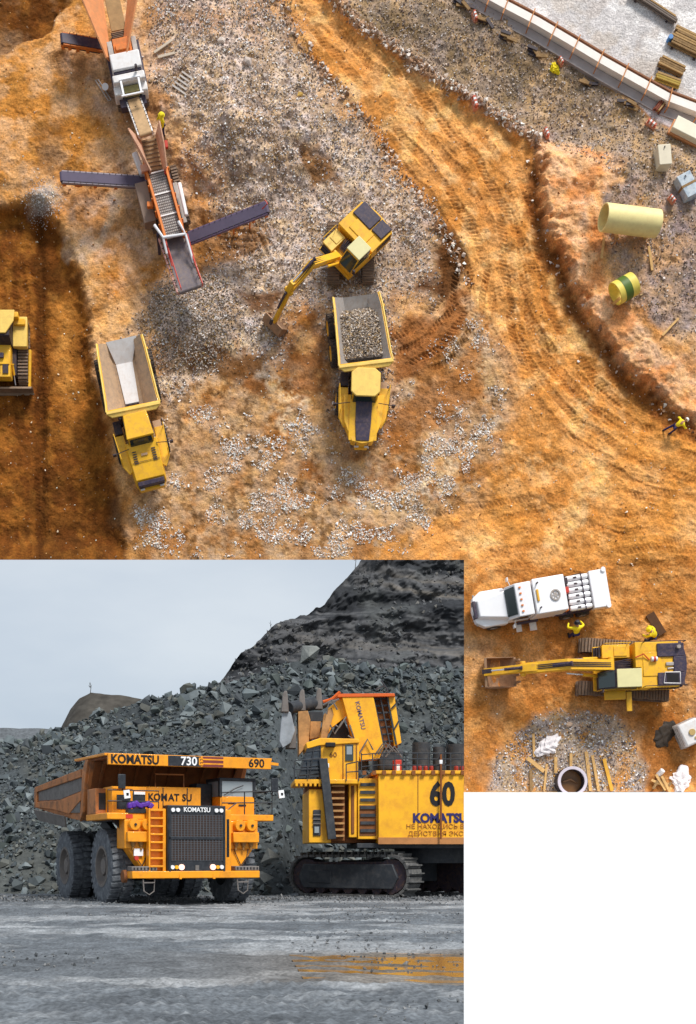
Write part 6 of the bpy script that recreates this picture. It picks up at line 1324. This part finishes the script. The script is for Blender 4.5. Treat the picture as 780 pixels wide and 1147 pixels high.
for k, (a_, m__, c_) in enumerate([((388,803),(380,815),(376,812)),((370,812),(375,822),(384,808)),((392,812),(397,828),(390,824)),((402,845),(412,828),(418,840)),((424,845),(432,832),(440,842)),((428,847),(436,834),(446,845)),((420,846),(429,833),(436,845)),((432,848),(442,836),(450,848)),((362,790),(372,784),(378,795)),((366,800),(368,788),(380,783))]): b.tube([w(*a_,60.8), w(*m__,60.8), w(*c_,60.8)], .045, 5)
b.build('hydraulic_hoses', HGR, SHV)
MB().tube([w(381,775,61), w(372,783,61), w(362,786,61)], .07).build('orange_pipe', mat('orange edge', (1,1,1)), SHV)
MB().tube([w(427,762,62), w(434,772,62), w(436,790,62)], .04).tube([w(421,772,62), w(430,768,62)], .03).build('mast_rail', SDK, SHV)
# stick and bucket raised behind the cab
stk = quadbox('stick', SVT, [(334,797),(345,796),(348,806),(346,834),(335,846)], 62.0, 63.2); quadbox('stick_plate', SVT, [(348,808),(360,808),(358,826),(347,828)], 62.4, 63.0, stk); quadbox('stick_gap', SDK, [(347,797),(362,797),(362,808),(348,808)], 62.6, 63.0, stk)
bk = MB(); A_ = w(324,793,61.8); B_ = w(362,786,63.6); bk.cyl(A_, B_, .30, .36, n=18); bk.prism([w(322,784,61.9), w(332,790,61.9), w(330,808,61.9), (w(326,812,61.9))], (0,1.6,0)); bkt = bk.build('bucket', SDK, SHV, .03)
for px, py in ((320,773.5),(339,772),(358,770.5)): quadbox('tooth', HGR, [(px-3,py+3),(px-1,py),(px+2,py+.5),(px+4,py+24),(px-5,py+24)], 61.3+(px-320)*.04, 61.8+(px-320)*.04, bkt, .04)
quadbox('cutting_plate', mat('bright worn steel', lin(150,156,162), .5, .3, var=.25, scale=2), [(318,794),(326,798),(331,818),(326,832),(317,838),(313,830),(315,808)], 61.5, 61.75, bkt, .03); quadbox('bucket_cheek', HGR, [(326,812),(332,814),(332,838),(320,838)], 61.8, 62.6, bkt)
# roof equipment behind the rail
sbx('exhaust_box', SDK, 424, 452, 839, 864, 61.5, 64, bev=.12)
for px, wd, h in ((472,10,832),(492,7,837),(512,12,834),(545,12,836)): MB().cyl(w(px,864,63), w(px,h,63), wd*.045).build('exhaust_drum', SDK, SHV)
MB().cyl(w(404,862,62), w(404,846,62), .4).build('air_tank', SDK, SHV)
for px in (446,): q_ = sbx('red_cabinet', RED, px-4.5, px+4, 851, 865, 60.6, 61.2); sbx('label_plate', WLT, px-1.5, px+2, 856, 863, 60.57, 60.6, q_, 0)
for px in (465,471,477.5,484,512,518,524): sbx('fire_bottle', mat('dull red', lin(150,50,40), .5), px-2, px+2, 857, 865, 60.7, 61.1, bev=.08)
b = MB()
for py in (843.5,850,857): b.tube([w(405,py+2,59.95), w(424,py,59.95), w(660,py+1,59.95)], .028, 5)
for i in range(20): px = 405+i*12.5; b.tube([w(px,865,59.95), w(px,843.5,59.95)], .03, 5)
b.build('roof_rail', SDK, SHV)
# undercarriage and tracks set askew
MB().cyl((0.4,.6,1.7),(0.4,.6,2.75),1.9,n=36).build('slew_ring', SDK, SHV); 
UM = Matrix.Rotation(math.radians(-38), 4, 'Z')
sbx('house_frame', SDK, 400, 600, 944.5, 950, 60.5, 66)
def shovel_track(cx, cy):
    M_ = Matrix.Translation((cx, cy, 0)) @ UM; t = track(SHV, -3.55, 3.55, 0, 1.25, 2.15, M=M_, pitch=.36, m=STR, name='track'); return M_
Mt = shovel_track(w(402,0,1).x*0+X(396,62.5), 62.4-SB.y)
for s_ in (-1,):
    b = MB(); b.side([(-2.6,.45),(2.6,.45),(2.9,1.0),(2.6,1.65),(-2.6,1.65),(-2.9,1.0)], -.66, -.5); b.side([(-2.2,.7),(-.9,.7),(-.9,1.35),(-2.2,1.35)], -.70, -.64); b.xf(Mt); b.build('track_side_plate', SDK, SHV, .04)
off = UM @ Vector((0, 4.6, 0)); shovel_track(X(396,62.5)+off.x+1.2, 62.4-SB.y+off.y)
MB().beam((X(396,62.5)+.3,62.9-SB.y,1.3),(X(396,62.5)+off.x+.9,62.4-SB.y+off.y-.3,1.3),2.6,1.1).build('undercarriage', SDK, SHV, .05)
